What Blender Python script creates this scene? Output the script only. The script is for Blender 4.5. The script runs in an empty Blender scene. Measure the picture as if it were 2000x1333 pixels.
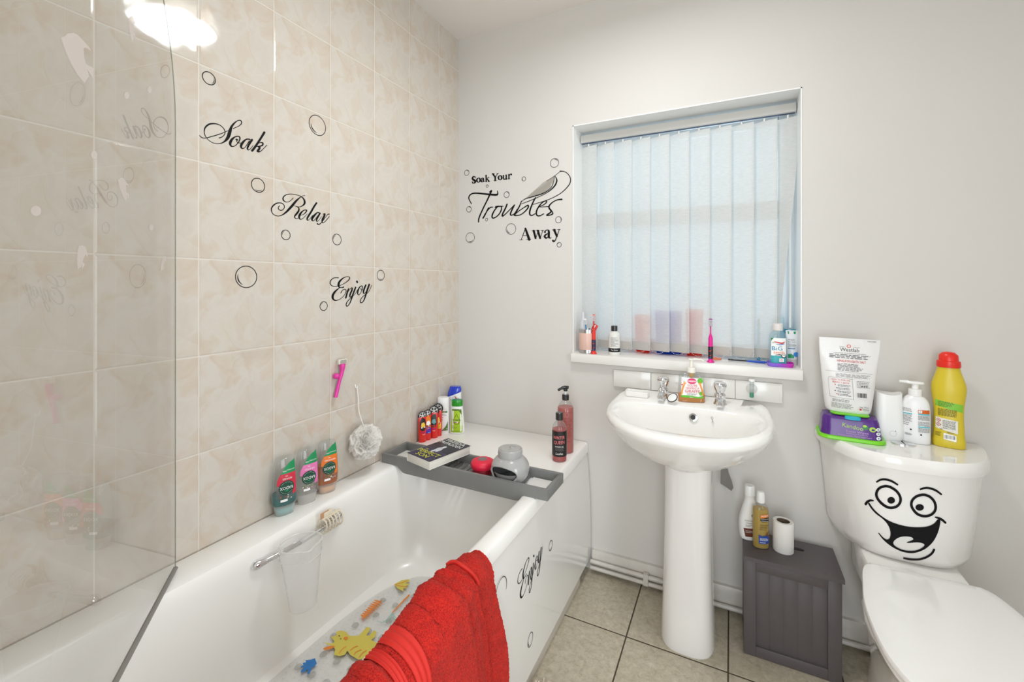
import bpy, bmesh, math, random
from mathutils import Vector, Matrix
from mathutils.bvhtree import BVHTree
from mathutils.geometry import delaunay_2d_cdt
random.seed(7)
PI = math.pi
SC = bpy.context.scene
COL = SC.collection
# ---------------------------------------------------------------- camera, exposure, sky, lights
CAM = Vector((1.2192, -1.8482, 1.2245)); YAW = .4621; FPX = 857.5; CY = 556.4
cd = bpy.data.cameras.new('camera'); cam = bpy.data.objects.new('camera', cd); COL.objects.link(cam)
cd.sensor_width = 36; cd.lens = FPX * 36 / 2000; cd.shift_y = -.055; cd.clip_start = .01; cd.clip_end = 60
cam.location = CAM; cam.rotation_euler = (PI / 2, 0, YAW)
SC.camera = cam
SC.view_settings.view_transform = 'Standard'
try: SC.view_settings.look = 'None'
except Exception: pass
SC.view_settings.gamma = 1
SC.view_settings.use_curve_mapping = False
SC.view_settings.exposure = .04
SC.cycles.transparent_max_bounces = 32; SC.cycles.max_bounces = 14; SC.cycles.diffuse_bounces = 6; SC.cycles.transmission_bounces = 12
W = bpy.data.worlds.new('world'); SC.world = W; W.use_nodes = True
W.node_tree.nodes['Background'].inputs[0].default_value = (.84, .93, 1, 1)
W.node_tree.nodes['Background'].inputs[1].default_value = 1.25
def light(name, kind, loc, power, color=(1, 1, 1), size=.3, rot=(0, 0, 0), size_y=None):
    l = bpy.data.lights.new(name, kind); l.energy = power; l.color = color
    if kind == 'AREA':
        l.size = size; l.shape = 'DISK'
        if size_y: l.shape = 'RECTANGLE'; l.size_y = size_y
    elif kind == 'POINT': l.shadow_soft_size = size
    o = bpy.data.objects.new(name, l); COL.objects.link(o); o.location = loc; o.rotation_euler = rot
    return o
light('ceiling_lamp_light', 'AREA', (.93, -.80, 2.34), 10.5, (.95, .985, 1), .30)
light('window_daylight', 'AREA', (1.15, 2.1, 2.0), 13, (.88, .95, 1), .6, (-PI / 2 - .25, 0, 0), .6)
light('rear_fill_light', 'AREA', (1.40, -3.6, 1.25), 56, (.90, .965, 1), 1.9, (PI / 2, 0, 0), 2.2)  # added fill from behind the camera, lifts the low surfaces

light('side_fill_light', 'AREA', (3.15, -1.80, 1.15), 44, (.90, .965, 1), 1.3, (PI / 2, 0, PI / 2), 2.0)  # added fill from the right, evens out bath and tiles

# ---------------------------------------------------------------- helpers
def lin(c):
    c = c / 255.
    return c / 12.92 if c <= .04045 else ((c + .055) / 1.055) ** 2.4
def rgb(r, g, b): return (lin(r), lin(g), lin(b), 1)
MATS = {}
def mat(name, col, rough=.5, metal=0, spec=.5, coat=0, sub=0, noise=0, nscale=40, bump=0, bscale=200, bdist=.001, emit=0):
    if name in MATS: return MATS[name]
    m = bpy.data.materials.new(name); m.use_nodes = True; nt = m.node_tree; b = nt.nodes['Principled BSDF']
    c = rgb(*col)
    b.inputs['Base Color'].default_value = c; b.inputs['Roughness'].default_value = rough
    b.inputs['Metallic'].default_value = metal; b.inputs['Specular IOR Level'].default_value = spec
    b.inputs['Coat Weight'].default_value = coat; b.inputs['Coat Roughness'].default_value = .04
    if sub: b.inputs['Subsurface Weight'].default_value = sub; b.inputs['Subsurface Radius'].default_value = (.01, .008, .006)
    if emit: b.inputs['Emission Color'].default_value = c; b.inputs['Emission Strength'].default_value = emit
    tc = nt.nodes.new('ShaderNodeTexCoord')
    if noise:
        n = nt.nodes.new('ShaderNodeTexNoise'); n.inputs['Scale'].default_value = nscale; n.inputs['Detail'].default_value = 5
        nt.links.new(tc.outputs['Object'], n.inputs['Vector'])
        r = nt.nodes.new('ShaderNodeValToRGB'); r.color_ramp.elements[0].position = .3; r.color_ramp.elements[1].position = .7
        r.color_ramp.elements[0].color = tuple(x * (1 - noise) for x in c[:3]) + (1,)
        r.color_ramp.elements[1].color = tuple(min(1, x * (1 + noise)) for x in c[:3]) + (1,)
        nt.links.new(n.outputs['Fac'], r.inputs['Fac']); nt.links.new(r.outputs['Color'], b.inputs['Base Color'])
    if bump:
        n = nt.nodes.new('ShaderNodeTexNoise'); n.inputs['Scale'].default_value = bscale; n.inputs['Detail'].default_value = 4
        nt.links.new(tc.outputs['Object'], n.inputs['Vector'])
        u = nt.nodes.new('ShaderNodeBump'); u.inputs['Strength'].default_value = bump; u.inputs['Distance'].default_value = bdist
        nt.links.new(n.outputs['Fac'], u.inputs['Height']); nt.links.new(u.outputs['Normal'], b.inputs['Normal'])
    MATS[name] = m
    return m
def clear(name, tint=(255, 255, 255), gloss=.08, body=0, bodycol=(255, 255, 255), trans=0, rough=.03):
    """thin clear plastic or glass: passes light straight on, reflects at the surface, optional milky body"""
    if name in MATS: return MATS[name]
    m = bpy.data.materials.new(name); m.use_nodes = True; nt = m.node_tree; nt.nodes.clear()
    out = nt.nodes.new('ShaderNodeOutputMaterial'); tr = nt.nodes.new('ShaderNodeBsdfTransparent'); tr.inputs[0].default_value = rgb(*tint)
    gl = nt.nodes.new('ShaderNodeBsdfGlossy'); gl.inputs['Roughness'].default_value = rough
    fr = nt.nodes.new('ShaderNodeLayerWeight'); fr.inputs['Blend'].default_value = .5
    pw = nt.nodes.new('ShaderNodeMath'); pw.operation = 'POWER'; pw.inputs[1].default_value = 4; nt.links.new(fr.outputs['Facing'], pw.inputs[0])
    ml = nt.nodes.new('ShaderNodeMath'); ml.operation = 'MULTIPLY'; ml.inputs[1].default_value = .75; nt.links.new(pw.outputs[0], ml.inputs[0])
    mx = nt.nodes.new('ShaderNodeMixShader')
    base = tr.outputs[0]
    if body:
        di = nt.nodes.new('ShaderNodeBsdfDiffuse'); di.inputs[0].default_value = rgb(*bodycol)
        tl = nt.nodes.new('ShaderNodeBsdfTranslucent'); tl.inputs[0].default_value = rgb(*bodycol)
        md = nt.nodes.new('ShaderNodeMixShader'); md.inputs[0].default_value = .45
        nt.links.new(di.outputs[0], md.inputs[1]); nt.links.new(tl.outputs[0], md.inputs[2])
        mb = nt.nodes.new('ShaderNodeMixShader'); mb.inputs[0].default_value = body
        nt.links.new(tr.outputs[0], mb.inputs[1]); nt.links.new(md.outputs[0], mb.inputs[2]); base = mb.outputs[0]
    ad = nt.nodes.new('ShaderNodeMath'); ad.operation = 'ADD'; ad.inputs[1].default_value = gloss * .6; ad.use_clamp = True
    nt.links.new(ml.outputs[0], ad.inputs[0]); nt.links.new(ad.outputs[0], mx.inputs[0])
    nt.links.new(base, mx.inputs[1]); nt.links.new(gl.outputs[0], mx.inputs[2]); nt.links.new(mx.outputs[0], out.inputs[0])
    MATS[name] = m
    return m

class B:
    """mesh builder: everything added becomes ONE mesh"""
    def __init__(s): s.bm = bmesh.new(); s.mi = 0
    def f(s, vs):
        try:
            x = s.bm.faces.new(vs); x.material_index = s.mi; x.smooth = True; return x
        except ValueError: return None
    def v(s, p): return s.bm.verts.new(p)
    def box(s, x0, x1, y0, y1, z0, z1, bev=0, seg=2, M=None):
        t = bmesh.new(); bmesh.ops.create_cube(t, size=1)
        for v in t.verts: v.co = Vector(((x0 + x1) / 2 + v.co.x * (x1 - x0), (y0 + y1) / 2 + v.co.y * (y1 - y0), (z0 + z1) / 2 + v.co.z * (z1 - z0)))
        if bev: bmesh.ops.bevel(t, geom=t.edges[:], offset=bev, segments=seg, affect='EDGES', profile=.5)
        if M: t.transform(M)
        s.merge(t); return s
    def merge(s, t):
        mp = {v: s.bm.verts.new(v.co) for v in t.verts}
        for f in t.faces:
            x = s.f([mp[v] for v in f.verts])
        t.free()
    def rings(s, rs, cap0=True, cap1=True, closed=True):
        vr = [[s.v(p) for p in r] for r in rs]; n = len(vr[0])
        for a, b in zip(vr, vr[1:]):
            for i in range(n if closed else n - 1):
                j = (i + 1) % n; s.f([a[i], a[j], b[j], b[i]])
        if cap0: s.f(vr[0][::-1])
        if cap1: s.f(vr[-1])
        return s
    def lathe(s, prof, cx=0, cy=0, n=28, sx=1, sy=1, cap0=True, cap1=True):
        s.rings([[(cx + r * sx * math.cos(2 * PI * i / n), cy + r * sy * math.sin(2 * PI * i / n), z) for i in range(n)] for r, z in prof], cap0, cap1); return s
    def tube(s, path, rad, n=8, cap=True, closed=False):
        P = [Vector(p) for p in path]; R = rad if isinstance(rad, (list, tuple)) else [rad] * len(P)
        rs = []; up = None
        for i, p in enumerate(P):
            a = P[(i - 1) % len(P)] if (closed or i) else P[i]; b = P[(i + 1) % len(P)] if (closed or i < len(P) - 1) else P[i]
            t = (b - a)
            t = t.normalized() if t.length > 1e-9 else Vector((0, 0, 1))
            if up is None: up = Vector((0, 0, 1)) if abs(t.z) < .9 else Vector((1, 0, 0))
            x = t.cross(up).normalized(); y = x.cross(t).normalized(); up = y
            rs.append([tuple(p + R[i] * (math.cos(2 * PI * k / n) * x + math.sin(2 * PI * k / n) * y)) for k in range(n)])
        if closed: rs.append(rs[0]); cap = False
        s.rings(rs, cap, cap); return s
    def grid(s, fn, nu, nv):
        V = [[s.v(fn(i / nu, j / nv)) for j in range(nv + 1)] for i in range(nu + 1)]
        for i in range(nu):
            for j in range(nv): s.f([V[i][j], V[i + 1][j], V[i + 1][j + 1], V[i][j + 1]])
        return s
    def prism(s, pts, axis, a, b, bev=0):
        """outline pts extruded along axis (0,1,2) from a to b"""
        t = bmesh.new()
        def mk(p, w):
            q = list(p); q.insert(axis, w); return tuple(q)
        A = [t.verts.new(mk(p, a)) for p in pts]; Bv = [t.verts.new(mk(p, b)) for p in pts]; n = len(pts)
        t.faces.new(A[::-1]); t.faces.new(Bv)
        for i in range(n): t.faces.new([A[i], A[(i + 1) % n], Bv[(i + 1) % n], Bv[i]])
        bmesh.ops.recalc_face_normals(t, faces=t.faces[:])
        if bev: bmesh.ops.bevel(t, geom=t.edges[:], offset=bev, segments=2, affect='EDGES', profile=.5)
        s.merge(t); return s
    def ball(s, c, r, n=12, sz=1):
        s.lathe([(max(1e-5, r * math.sin(PI * k / n)), c[2] - r * sz * math.cos(PI * k / n)) for k in range(n + 1)], c[0], c[1], n * 2); return s
    def xf(s, M): s.bm.transform(M); return s
    def build(s, name, mats, parent=None, flat=False, recalc=True, angle=40):
        if recalc: bmesh.ops.recalc_face_normals(s.bm, faces=s.bm.faces[:])
        me = bpy.data.meshes.new(name); s.bm.to_mesh(me); s.bm.free()
        for m in (mats if isinstance(mats, (list, tuple)) else [mats]): me.materials.append(m)
        if flat:
            for p in me.polygons: p.use_smooth = False
        else:
            try: me.set_sharp_from_angle(angle=math.radians(angle))
            except Exception: pass
        o = bpy.data.objects.new(name, me); COL.objects.link(o)
        if parent: o.parent = parent
        return o
def thing(name, label, cat, loc=(0, 0, 0), rz=0, group=None, rot=None):
    o = bpy.data.objects.new(name, None); COL.objects.link(o); o.empty_display_size = .05
    o.location = loc; o.rotation_euler = rot or (0, 0, rz); return tag(o, label, cat, group)
def tag(o, label, cat, group=None):
    o['label'] = label; o['category'] = cat
    if group: o['group'] = group
    return o
def struct(o): o['kind'] = 'structure'; return o
def rr(x0, x1, y0, y1, r, z, k=6, m=4):
    """rounded rectangle ring, fixed topology"""
    r = min(r, (x1 - x0) / 2 - 1e-4, (y1 - y0) / 2 - 1e-4); P = []
    cs = [(x1 - r, y1 - r, 0), (x0 + r, y1 - r, PI / 2), (x0 + r, y0 + r, PI), (x1 - r, y0 + r, 1.5 * PI)]
    for i, (cx, cy, a0) in enumerate(cs):
        A = [(cx + r * math.cos(a0 + PI / 2 * q / k), cy + r * math.sin(a0 + PI / 2 * q / k)) for q in range(k + 1)]
        P += A
        nx, ny, na = cs[(i + 1) % 4]; b = (nx + r * math.cos(na), ny + r * math.sin(na)); a = A[-1]
        for q in range(1, m): P.append((a[0] + (b[0] - a[0]) * q / m, a[1] + (b[1] - a[1]) * q / m))
    return [(x, y, z(x, y) if callable(z) else z) for x, y in P]
def se(a, b, n, z, N=36, cx=0, cy=0):
    P = []
    for i in range(N):
        t = 2 * PI * i / N; c, s_ = math.cos(t), math.sin(t)
        P.append((cx + a * math.copysign(abs(c) ** (2 / n), c), cy + b * math.copysign(abs(s_) ** (2 / n), s_), z))
    return P
def cr(P, k=5, closed=False):
    """Catmull-Rom through the points"""
    P = [tuple(map(float, p)) for p in P]; n = len(P); out = []
    if closed: idx = range(n)
    else: idx = range(n - 1)
    for i in idx:
        p0 = P[(i - 1) % n] if (closed or i) else P[0]; p1 = P[i]; p2 = P[(i + 1) % n]
        p3 = P[(i + 2) % n] if (closed or i + 2 < n) else P[-1]
        for q in range(k):
            t = q / k
            out.append(tuple(.5 * (2 * b + (c - a) * t + (2 * a - 5 * b + 4 * c - d) * t * t + (3 * b - a - 3 * c + d) * t ** 3) for a, b, c, d in zip(p0, p1, p2, p3)))
    if not closed: out.append(P[-1])
    return out

# a point of the photograph to the surface it lies on (decals are traced on the plane they are stuck to)
cR = Vector((math.cos(YAW), math.sin(YAW), 0)); cF = Vector((-math.sin(YAW), math.cos(YAW), 0))
def pray(x, y): return cF + cR * ((x - 1000) / FPX) - Vector((0, 0, 1)) * ((y - CY) / FPX)
def onp(ax, v, x, y):
    d = pray(x, y); t = (v - CAM[ax]) / d[ax]; return CAM + d * t

def stroke2d(b, pts, surf, ws=1., k=5, closed=False, caps=True):
    """a pen stroke of varying width: pts (x, y, width) in 2D; surf(x, y) gives the 3D point"""
    P = cr(pts, k, closed) if len(pts) > 2 or closed else [tuple(map(float, p)) for p in pts]
    n = len(P); L = []
    for i, (x, y, w) in enumerate(P):
        a = P[(i - 1) % n] if (closed or i) else P[i]; c = P[(i + 1) % n] if (closed or i < n - 1) else P[i]
        dx, dy = c[0] - a[0], c[1] - a[1]; l = math.hypot(dx, dy) or 1; nx, ny = -dy / l, dx / l; w = max(abs(w), 1e-5) * ws / 2
        L.append(((x + nx * w, y + ny * w), (x - nx * w, y - ny * w)))
    V = [(b.v(surf(*p)), b.v(surf(*q))) for p, q in L]
    for i in range(n if closed else n - 1):
        j = (i + 1) % n; b.f([V[i][0], V[i][1], V[j][1], V[j][0]])
    if caps and not closed:
        for i, sg in ((0, -1), (n - 1, 1)):
            x, y, w = P[i]; w = max(w, 1e-5) * ws / 2; j = 1 if i == 0 else n - 2
            a0 = math.atan2(y - P[j][1], x - P[j][0])
            ring = [b.v(surf(x + w * math.cos(a0 + t), y + w * math.sin(a0 + t))) for t in [PI / 2 * (q / 3) for q in range(-3, 4)]]
            b.f(ring)
def subdiv(P, st):
    out = []
    for a, c in zip(P, list(P[1:]) + [P[0]]):
        n = max(1, int(math.hypot(c[0] - a[0], c[1] - a[1]) / st + .5))
        for q in range(n): out.append((a[0] + (c[0] - a[0]) * q / n, a[1] + (c[1] - a[1]) * q / n))
    return out
def fill2d(b, outline, surf, holes=(), step=None):
    if step: outline = subdiv(outline, step * .7)
    vs = [Vector(p[:2]) for p in outline]; es = [(i, (i + 1) % len(vs)) for i in range(len(vs))]
    for h in holes:
        o = len(vs); vs += [Vector(p[:2]) for p in h]; es += [(o + i, o + (i + 1) % len(h)) for i in range(len(h))]
    def inside(p, poly):
        c = False; n = len(poly)
        for i in range(n):
            x1, y1 = poly[i][:2]; x2, y2 = poly[(i + 1) % n][:2]
            if (y1 > p[1]) != (y2 > p[1]) and p[0] < (x2 - x1) * (p[1] - y1) / (y2 - y1) + x1: c = not c
        return c
    if step:
        xs = [p[0] for p in outline]; ys = [p[1] for p in outline]; x = min(xs) + step / 2
        while x < max(xs):
            y = min(ys) + step / 2
            while y < max(ys):
                if inside((x, y), outline) and not any(inside((x, y), h) for h in holes): vs.append(Vector((x, y)))
                y += step
            x += step
    r = delaunay_2d_cdt(vs, es, [], 0, 1e-5)
    V = [b.v(surf(p[0], p[1])) for p in r[0]]
    for f in r[2]:
        c = sum((r[0][i] for i in f), Vector((0, 0))) / len(f)
        if inside(c, outline) and not any(inside(c, h) for h in holes): b.f([V[i] for i in f])

_tx = {}
def textgeo(s):
    if s in _tx: return _tx[s]
    cu = bpy.data.curves.new('t', 'FONT'); cu.body = s; cu.align_x = 'CENTER'; cu.align_y = 'CENTER'; cu.size = 1; cu.resolution_u = 2
    o = bpy.data.objects.new('t', cu); COL.objects.link(o)
    dg = bpy.context.evaluated_depsgraph_get(); dg.update(); me = o.evaluated_get(dg).to_mesh()
    vs = [(v.co.x, v.co.y) for v in me.vertices]; fs = [tuple(p.vertices) for p in me.polygons]
    o.evaluated_get(dg).to_mesh_clear(); bpy.data.objects.remove(o); bpy.data.curves.remove(cu)
    _tx[s] = (vs, fs); return _tx[s]
class Lab:
    """printed label: flat shapes laid on a surface fn(u, v, offset)"""
    def __init__(s, fn): s.fn = fn; s.b = B(); s.mats = []; s.lay = 1
    def m(s, mt):
        if mt not in s.mats: s.mats.append(mt)
        s.b.mi = s.mats.index(mt); return s
    def up(s): s.lay += 1; return s
    def sf(s): 
        o = .0002 + .0002 * s.lay; return lambda u, v: s.fn(u, v, o)
    def rect(s, u0, u1, v0, v1, mt, nu=8, nv=3):
        s.m(mt); f = s.sf(); s.b.grid(lambda i, j: f(u0 + (u1 - u0) * i, v0 + (v1 - v0) * j), nu, nv); return s.up()
    def poly(s, pts, mt, step=None, holes=()):
        s.m(mt)
        if step is None: step = max(.003, max(max(p[0] for p in pts) - min(p[0] for p in pts), max(p[1] for p in pts) - min(p[1] for p in pts)) / 5)
        fill2d(s.b, pts, s.sf(), holes, step); return s.up()
    def disc(s, u, v, r, mt, ry=None, n=20):
        ry = ry or r; return s.poly([(u + r * math.cos(2 * PI * i / n), v + ry * math.sin(2 * PI * i / n)) for i in range(n)], mt, step=max(r, ry) * .6)
    def text(s, t, u, v, size, mt, w=None, rot=0, sx=1, up=True, shear=0):
        vs, fs = textgeo(t); s.m(mt); f = s.sf(); c, q = math.cos(rot), math.sin(rot)
        if w:
            ww = max(p[0] for p in vs) - min(p[0] for p in vs); sx = w / (ww * size)
        V = []
        for x, y in vs:
            x = (x + shear * y) * size * sx; y = y * size; V.append(s.b.v(f(u + x * c - y * q, v + x * q + y * c)))
        for g in fs: s.b.f([V[i] for i in g])
        return s.up() if up else s
    def lines(s, u0, u1, v0, v1, n, mt, th=.35, ragged=.25):
        dv = (v1 - v0) / n
        for i in range(n):
            a = v1 - dv * (i + .5); e = u1 - (u1 - u0) * random.random() * ragged
            s.m(mt); f = s.sf(); nu = 4; q = u0; 
            while q < e:
                w = random.uniform(.06, .2) * (u1 - u0); w = min(w, e - q)
                s.b.grid(lambda i_, j_: f(q + w * i_, a - dv * th / 2 + dv * th * j_), 2, 1); q += w + .03 * (u1 - u0)
        return s.up()
    def stroke(s, pts, mt, k=4, closed=False):
        s.m(mt); stroke2d(s.b, pts, s.sf(), 1, k, closed); return s.up()
    def build(s, parent, name='label', label=None):
        o = s.b.build(name, s.mats, parent, recalc=False)
        if label: o['label'] = label
        return o
def plane_fn(origin, ux, uy):
    o, x, y = Vector(origin), Vector(ux), Vector(uy); n = x.cross(y).normalized()
    return lambda u, v, off: tuple(o + x * u + y * v + n * off)
def interp(T, x):
    for (a, p), (b_, q) in zip(T, T[1:]):
        if a <= x <= b_:
            t = (x - a) / (b_ - a); t = t * t * (3 - 2 * t); return p + (q - p) * t
    return T[0][1] if x < T[0][0] else T[-1][1]
def sm(x): x = max(0., min(1., x)); return x * x * (3 - 2 * x)
class Body:
    """lofted bottle body: sections (z, a, b, n); front faces -y"""
    def __init__(s, secs, smooth=4):
        s.s = cr(secs, smooth) if smooth > 1 else secs
        s.s = [q for i, q in enumerate(s.s) if i == 0 or q[0] > s.s[i - 1][0] - 1]
    def at(s, z):
        S = s.s
        for p, q in zip(S, S[1:]):
            if p[0] <= z <= q[0]:
                t = (z - p[0]) / ((q[0] - p[0]) or 1); return [p[i] + (q[i] - p[i]) * t for i in range(4)]
        return S[0] if z < S[0][0] else S[-1]
    def mesh(s, b, z0=-1, z1=9, inset=0, N=72):
        rs = [q for q in s.s if z0 < q[0] < z1]
        if z0 > s.s[0][0]: rs = [[z0] + list(s.at(z0)[1:])] + rs
        if z1 < s.s[-1][0]: rs = rs + [[z1] + list(s.at(z1)[1:])]
        b.rings([se(max(q[1] - inset, 2e-4), max(q[2] - inset, 2e-4), q[3], q[0], N) for q in rs]); return b
    def fn(s, u, v, off):
        _, a, b, n = s.at(v)
        if n <= 2.3:
            t = u / a; x = a * math.sin(t); y = -b * math.cos(t)
        else:
            r = abs(u) / a; r = r if r < .7 or n > 4 else .7 + .28 * (1 - math.exp(-(r - .7) / .3)); x = math.copysign(a * min(r, .999), u); y = -b * (1 - abs(x / a) ** n) ** (1 / n)
        nx, ny = x / a ** 2, y / b ** 2; l = math.hypot(nx, ny) or 1
        return (x + nx / l * off, y + ny / l * off, v)
def cyl(b, r, z0, z1, cx=0, cy=0, n=24, bev=.001, taper=1):
    b.lathe([(r - bev, z0), (r, z0 + bev), (r * taper, z1 - bev), (r * taper - bev, z1)], cx, cy, n); return b

# ---------------------------------------------------------------- common materials
wht = mat('white_print', (246, 246, 244), .5)
blk = mat('black_print', (24, 22, 22), .45)
gryp = mat('grey_print', (110, 108, 106), .5)
redp = mat('red_print', (200, 44, 48), .45)
grn = mat('green_print', (40, 130, 60), .4)
cer = mat('white_ceramic', (240, 238, 234), .12, coat=.6)
acr = mat('white_bath_acrylic', (246, 244, 240), .28, coat=.15)
plw = mat('white_plastic', (240, 240, 238), .3)
chrome = mat('chrome', (225, 226, 228), .07, metal=1)
vinyl = mat('black_vinyl', (12, 10, 12), .6, spec=.2)
clearp = clear('clear_plastic', (246, 248, 248), .07, .10, (235, 238, 238))
# ================================================================ THE ROOM
ZR = 1.2904 % .25; YC = -.1665
def node_mat(name):
    m = bpy.data.materials.new(name); m.use_nodes = True; return m, m.node_tree, m.node_tree.nodes['Principled BSDF']
def mth(nt, op, a, b=None, clamp=False):
    n = nt.nodes.new('ShaderNodeMath'); n.operation = op; n.use_clamp = clamp
    for i, x in enumerate((a, b)):
        if x is None: continue
        if isinstance(x, (int, float)): n.inputs[i].default_value = x
        else: nt.links.new(x, n.inputs[i])
    return n.outputs[0]
def ramp(nt, fac, stops):
    r = nt.nodes.new('ShaderNodeValToRGB'); e = r.color_ramp.elements
    while len(e) < len(stops): e.new(.5)
    for i, (p, c) in enumerate(stops): e[i].position = p; e[i].color = c
    nt.links.new(fac, r.inputs[0]); return r.outputs[0]
def mixc(nt, fac, a, b):
    n = nt.nodes.new('ShaderNodeMix'); n.data_type = 'RGBA'
    for i, x in ((0, fac), (6, a), (7, b)):
        if isinstance(x, (int, float, tuple)): n.inputs[i].default_value = x
        else: nt.links.new(x, n.inputs[i])
    return n.outputs[2]
def tile_material(name, ax, pu, pv, w, h, gw, grout, cols, floor=False):
    m, nt, bs = node_mat(name)
    g = nt.nodes.new('ShaderNodeNewGeometry'); sp = nt.nodes.new('ShaderNodeSeparateXYZ'); nt.links.new(g.outputs['Position'], sp.inputs[0])
    U = mth(nt, 'DIVIDE', mth(nt, 'SUBTRACT', sp.outputs[ax[0]], pu), w); V = mth(nt, 'DIVIDE', mth(nt, 'SUBTRACT', sp.outputs[ax[1]], pv), h)
    fu = mth(nt, 'FRACT', mth(nt, 'ADD', U, 50.)); fv = mth(nt, 'FRACT', mth(nt, 'ADD', V, 50.))
    du = mth(nt, 'MULTIPLY', mth(nt, 'MINIMUM', fu, mth(nt, 'SUBTRACT', 1., fu)), w); dv = mth(nt, 'MULTIPLY', mth(nt, 'MINIMUM', fv, mth(nt, 'SUBTRACT', 1., fv)), h)
    d = mth(nt, 'MINIMUM', du, dv)
    mask = mth(nt, 'MULTIPLY', mth(nt, 'SUBTRACT', gw + .0006, d), 1 / .0008, True)   # 1 in the grout
    cb = nt.nodes.new('ShaderNodeCombineXYZ')
    if floor:
        fl = nt.nodes.new('ShaderNodeCombineXYZ'); nt.links.new(mth(nt, 'FLOOR', U), fl.inputs[0]); nt.links.new(mth(nt, 'FLOOR', V), fl.inputs[1])
        wn = nt.nodes.new('ShaderNodeTexWhiteNoise'); nt.links.new(fl.outputs[0], wn.inputs[0])
        nt.links.new(sp.outputs[0], cb.inputs[0]); nt.links.new(sp.outputs[1], cb.inputs[1]); nt.links.new(mth(nt, 'MULTIPLY', wn.outputs[0], 5.), cb.inputs[2])
        n1 = nt.nodes.new('ShaderNodeTexNoise'); n1.inputs['Scale'].default_value = 48; n1.inputs['Detail'].default_value = 10; n1.inputs['Roughness'].default_value = .8
        n1.inputs['Distortion'].default_value = .5
        nt.links.new(cb.outputs[0], n1.inputs['Vector'])
        col = ramp(nt, n1.outputs['Fac'], cols)
        bs.inputs['Roughness'].default_value = .38
    else:
        # the same swirled print on every tile: soft rings about two centres, bent by noise
        nt.links.new(fu, cb.inputs[0]); nt.links.new(fv, cb.inputs[1])
        n0 = nt.nodes.new('ShaderNodeTexNoise'); n0.inputs['Scale'].default_value = 2.2; n0.inputs['Detail'].default_value = 3
        nt.links.new(cb.outputs[0], n0.inputs['Vector'])
        va = nt.nodes.new('ShaderNodeVectorMath'); va.operation = 'MULTIPLY_ADD'
        nt.links.new(n0.outputs['Color'], va.inputs[0]); va.inputs[1].default_value = (.5, .5, .5); nt.links.new(cb.outputs[0], va.inputs[2])
        n1 = nt.nodes.new('ShaderNodeTexNoise'); n1.inputs['Scale'].default_value = 2.6; n1.inputs['Detail'].default_value = 4; n1.inputs['Distortion'].default_value = .8
        nt.links.new(va.outputs[0], n1.inputs['Vector'])
        col = ramp(nt, n1.outputs['Fac'], cols)
        dist = nt.nodes.new('ShaderNodeVectorMath'); dist.operation = 'DISTANCE'; nt.links.new(va.outputs[0], dist.inputs[0]); dist.inputs[1].default_value = (1.15, .72, .25)
        rg = mth(nt, 'FRACT', mth(nt, 'MULTIPLY', dist.outputs['Value'], 3.1))
        edge = mth(nt, 'MULTIPLY', mth(nt, 'POWER', rg, 9.), .30)
        n2 = nt.nodes.new('ShaderNodeTexNoise'); n2.inputs['Scale'].default_value = 3.5; nt.links.new(cb.outputs[0], n2.inputs['Vector'])
        edge = mth(nt, 'MULTIPLY', edge, mth(nt, 'MULTIPLY', mth(nt, 'SUBTRACT', n2.outputs['Fac'], .4), 5., True))
        col = mixc(nt, edge, col, rgb(190, 166, 142))
        bs.inputs['Roughness'].default_value = .06
        bs.inputs['Coat Weight'].default_value = .3; bs.inputs['Coat Roughness'].default_value = .03
    col = mixc(nt, mask, col, grout); nt.links.new(col, bs.inputs['Base Color'])
    rn = mth(nt, 'ADD', mth(nt, 'MULTIPLY', mask, .6), .38 if floor else .06); nt.links.new(rn, bs.inputs['Roughness'])
    # pillowed edge, grout groove and slight waviness of the glaze
    hgt = mth(nt, 'MULTIPLY', mth(nt, 'SUBTRACT', d, gw), 1 / .004, True)
    nw = nt.nodes.new('ShaderNodeTexNoise'); nw.inputs['Scale'].default_value = 9 if not floor else 40; nw.inputs['Detail'].default_value = 2; nt.links.new(g.outputs['Position'], nw.inputs['Vector'])
    hh = mth(nt, 'ADD', hgt, mth(nt, 'MULTIPLY', nw.outputs['Fac'], 2.2 if not floor else .5))
    bu = nt.nodes.new('ShaderNodeBump'); bu.inputs['Strength'].default_value = .8; bu.inputs['Distance'].default_value = .0009; nt.links.new(hh, bu.inputs['Height']); nt.links.new(bu.outputs[0], bs.inputs['Normal'])
    return m
tilem = tile_material('beige_marble_tile', (1, 2), YC, ZR, .2066, .25, .0011, rgb(214, 208, 198),
    [(.3, rgb(200, 192, 181)), (.46, rgb(205, 198, 188)), (.56, rgb(202, 191, 178)), (.66, rgb(199, 184, 168)), (.8, rgb(203, 195, 184))])
floorm = tile_material('stone_floor_tile', (0, 1), .894, -.305, .318, .318, .0022, rgb(74, 64, 50),
    [(.28, rgb(146, 134, 114)), (.45, rgb(178, 168, 148)), (.58, rgb(194, 185, 166)), (.75, rgb(212, 204, 188))], True)
paint = mat('white_wall_paint', (211, 207, 202), .62, noise=.012, nscale=2, bump=.25, bscale=18, bdist=.003)
ceilm = mat('ceiling_paint', (230, 224, 219), .7)
gloss = mat('white_gloss_paint', (232, 229, 224), .25, bump=.3, bscale=60, bdist=.001)
skm = mat('worn_gloss_paint', (206, 200, 192), .35, noise=.05, nscale=30, bump=.4, bscale=90, bdist=.001)
X1, Y0, ZC = 2.42, -2.75, 2.447
b = B(); b.box(-.12, X1 + .12, Y0 - .1, .25, -.08, 0); struct(b.build('floor', floorm, flat=True))
b = B(); b.box(-.12, X1 + .12, Y0 - .1, .25, ZC, ZC + .08); struct(b.build('ceiling', ceilm, flat=True))
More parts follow.
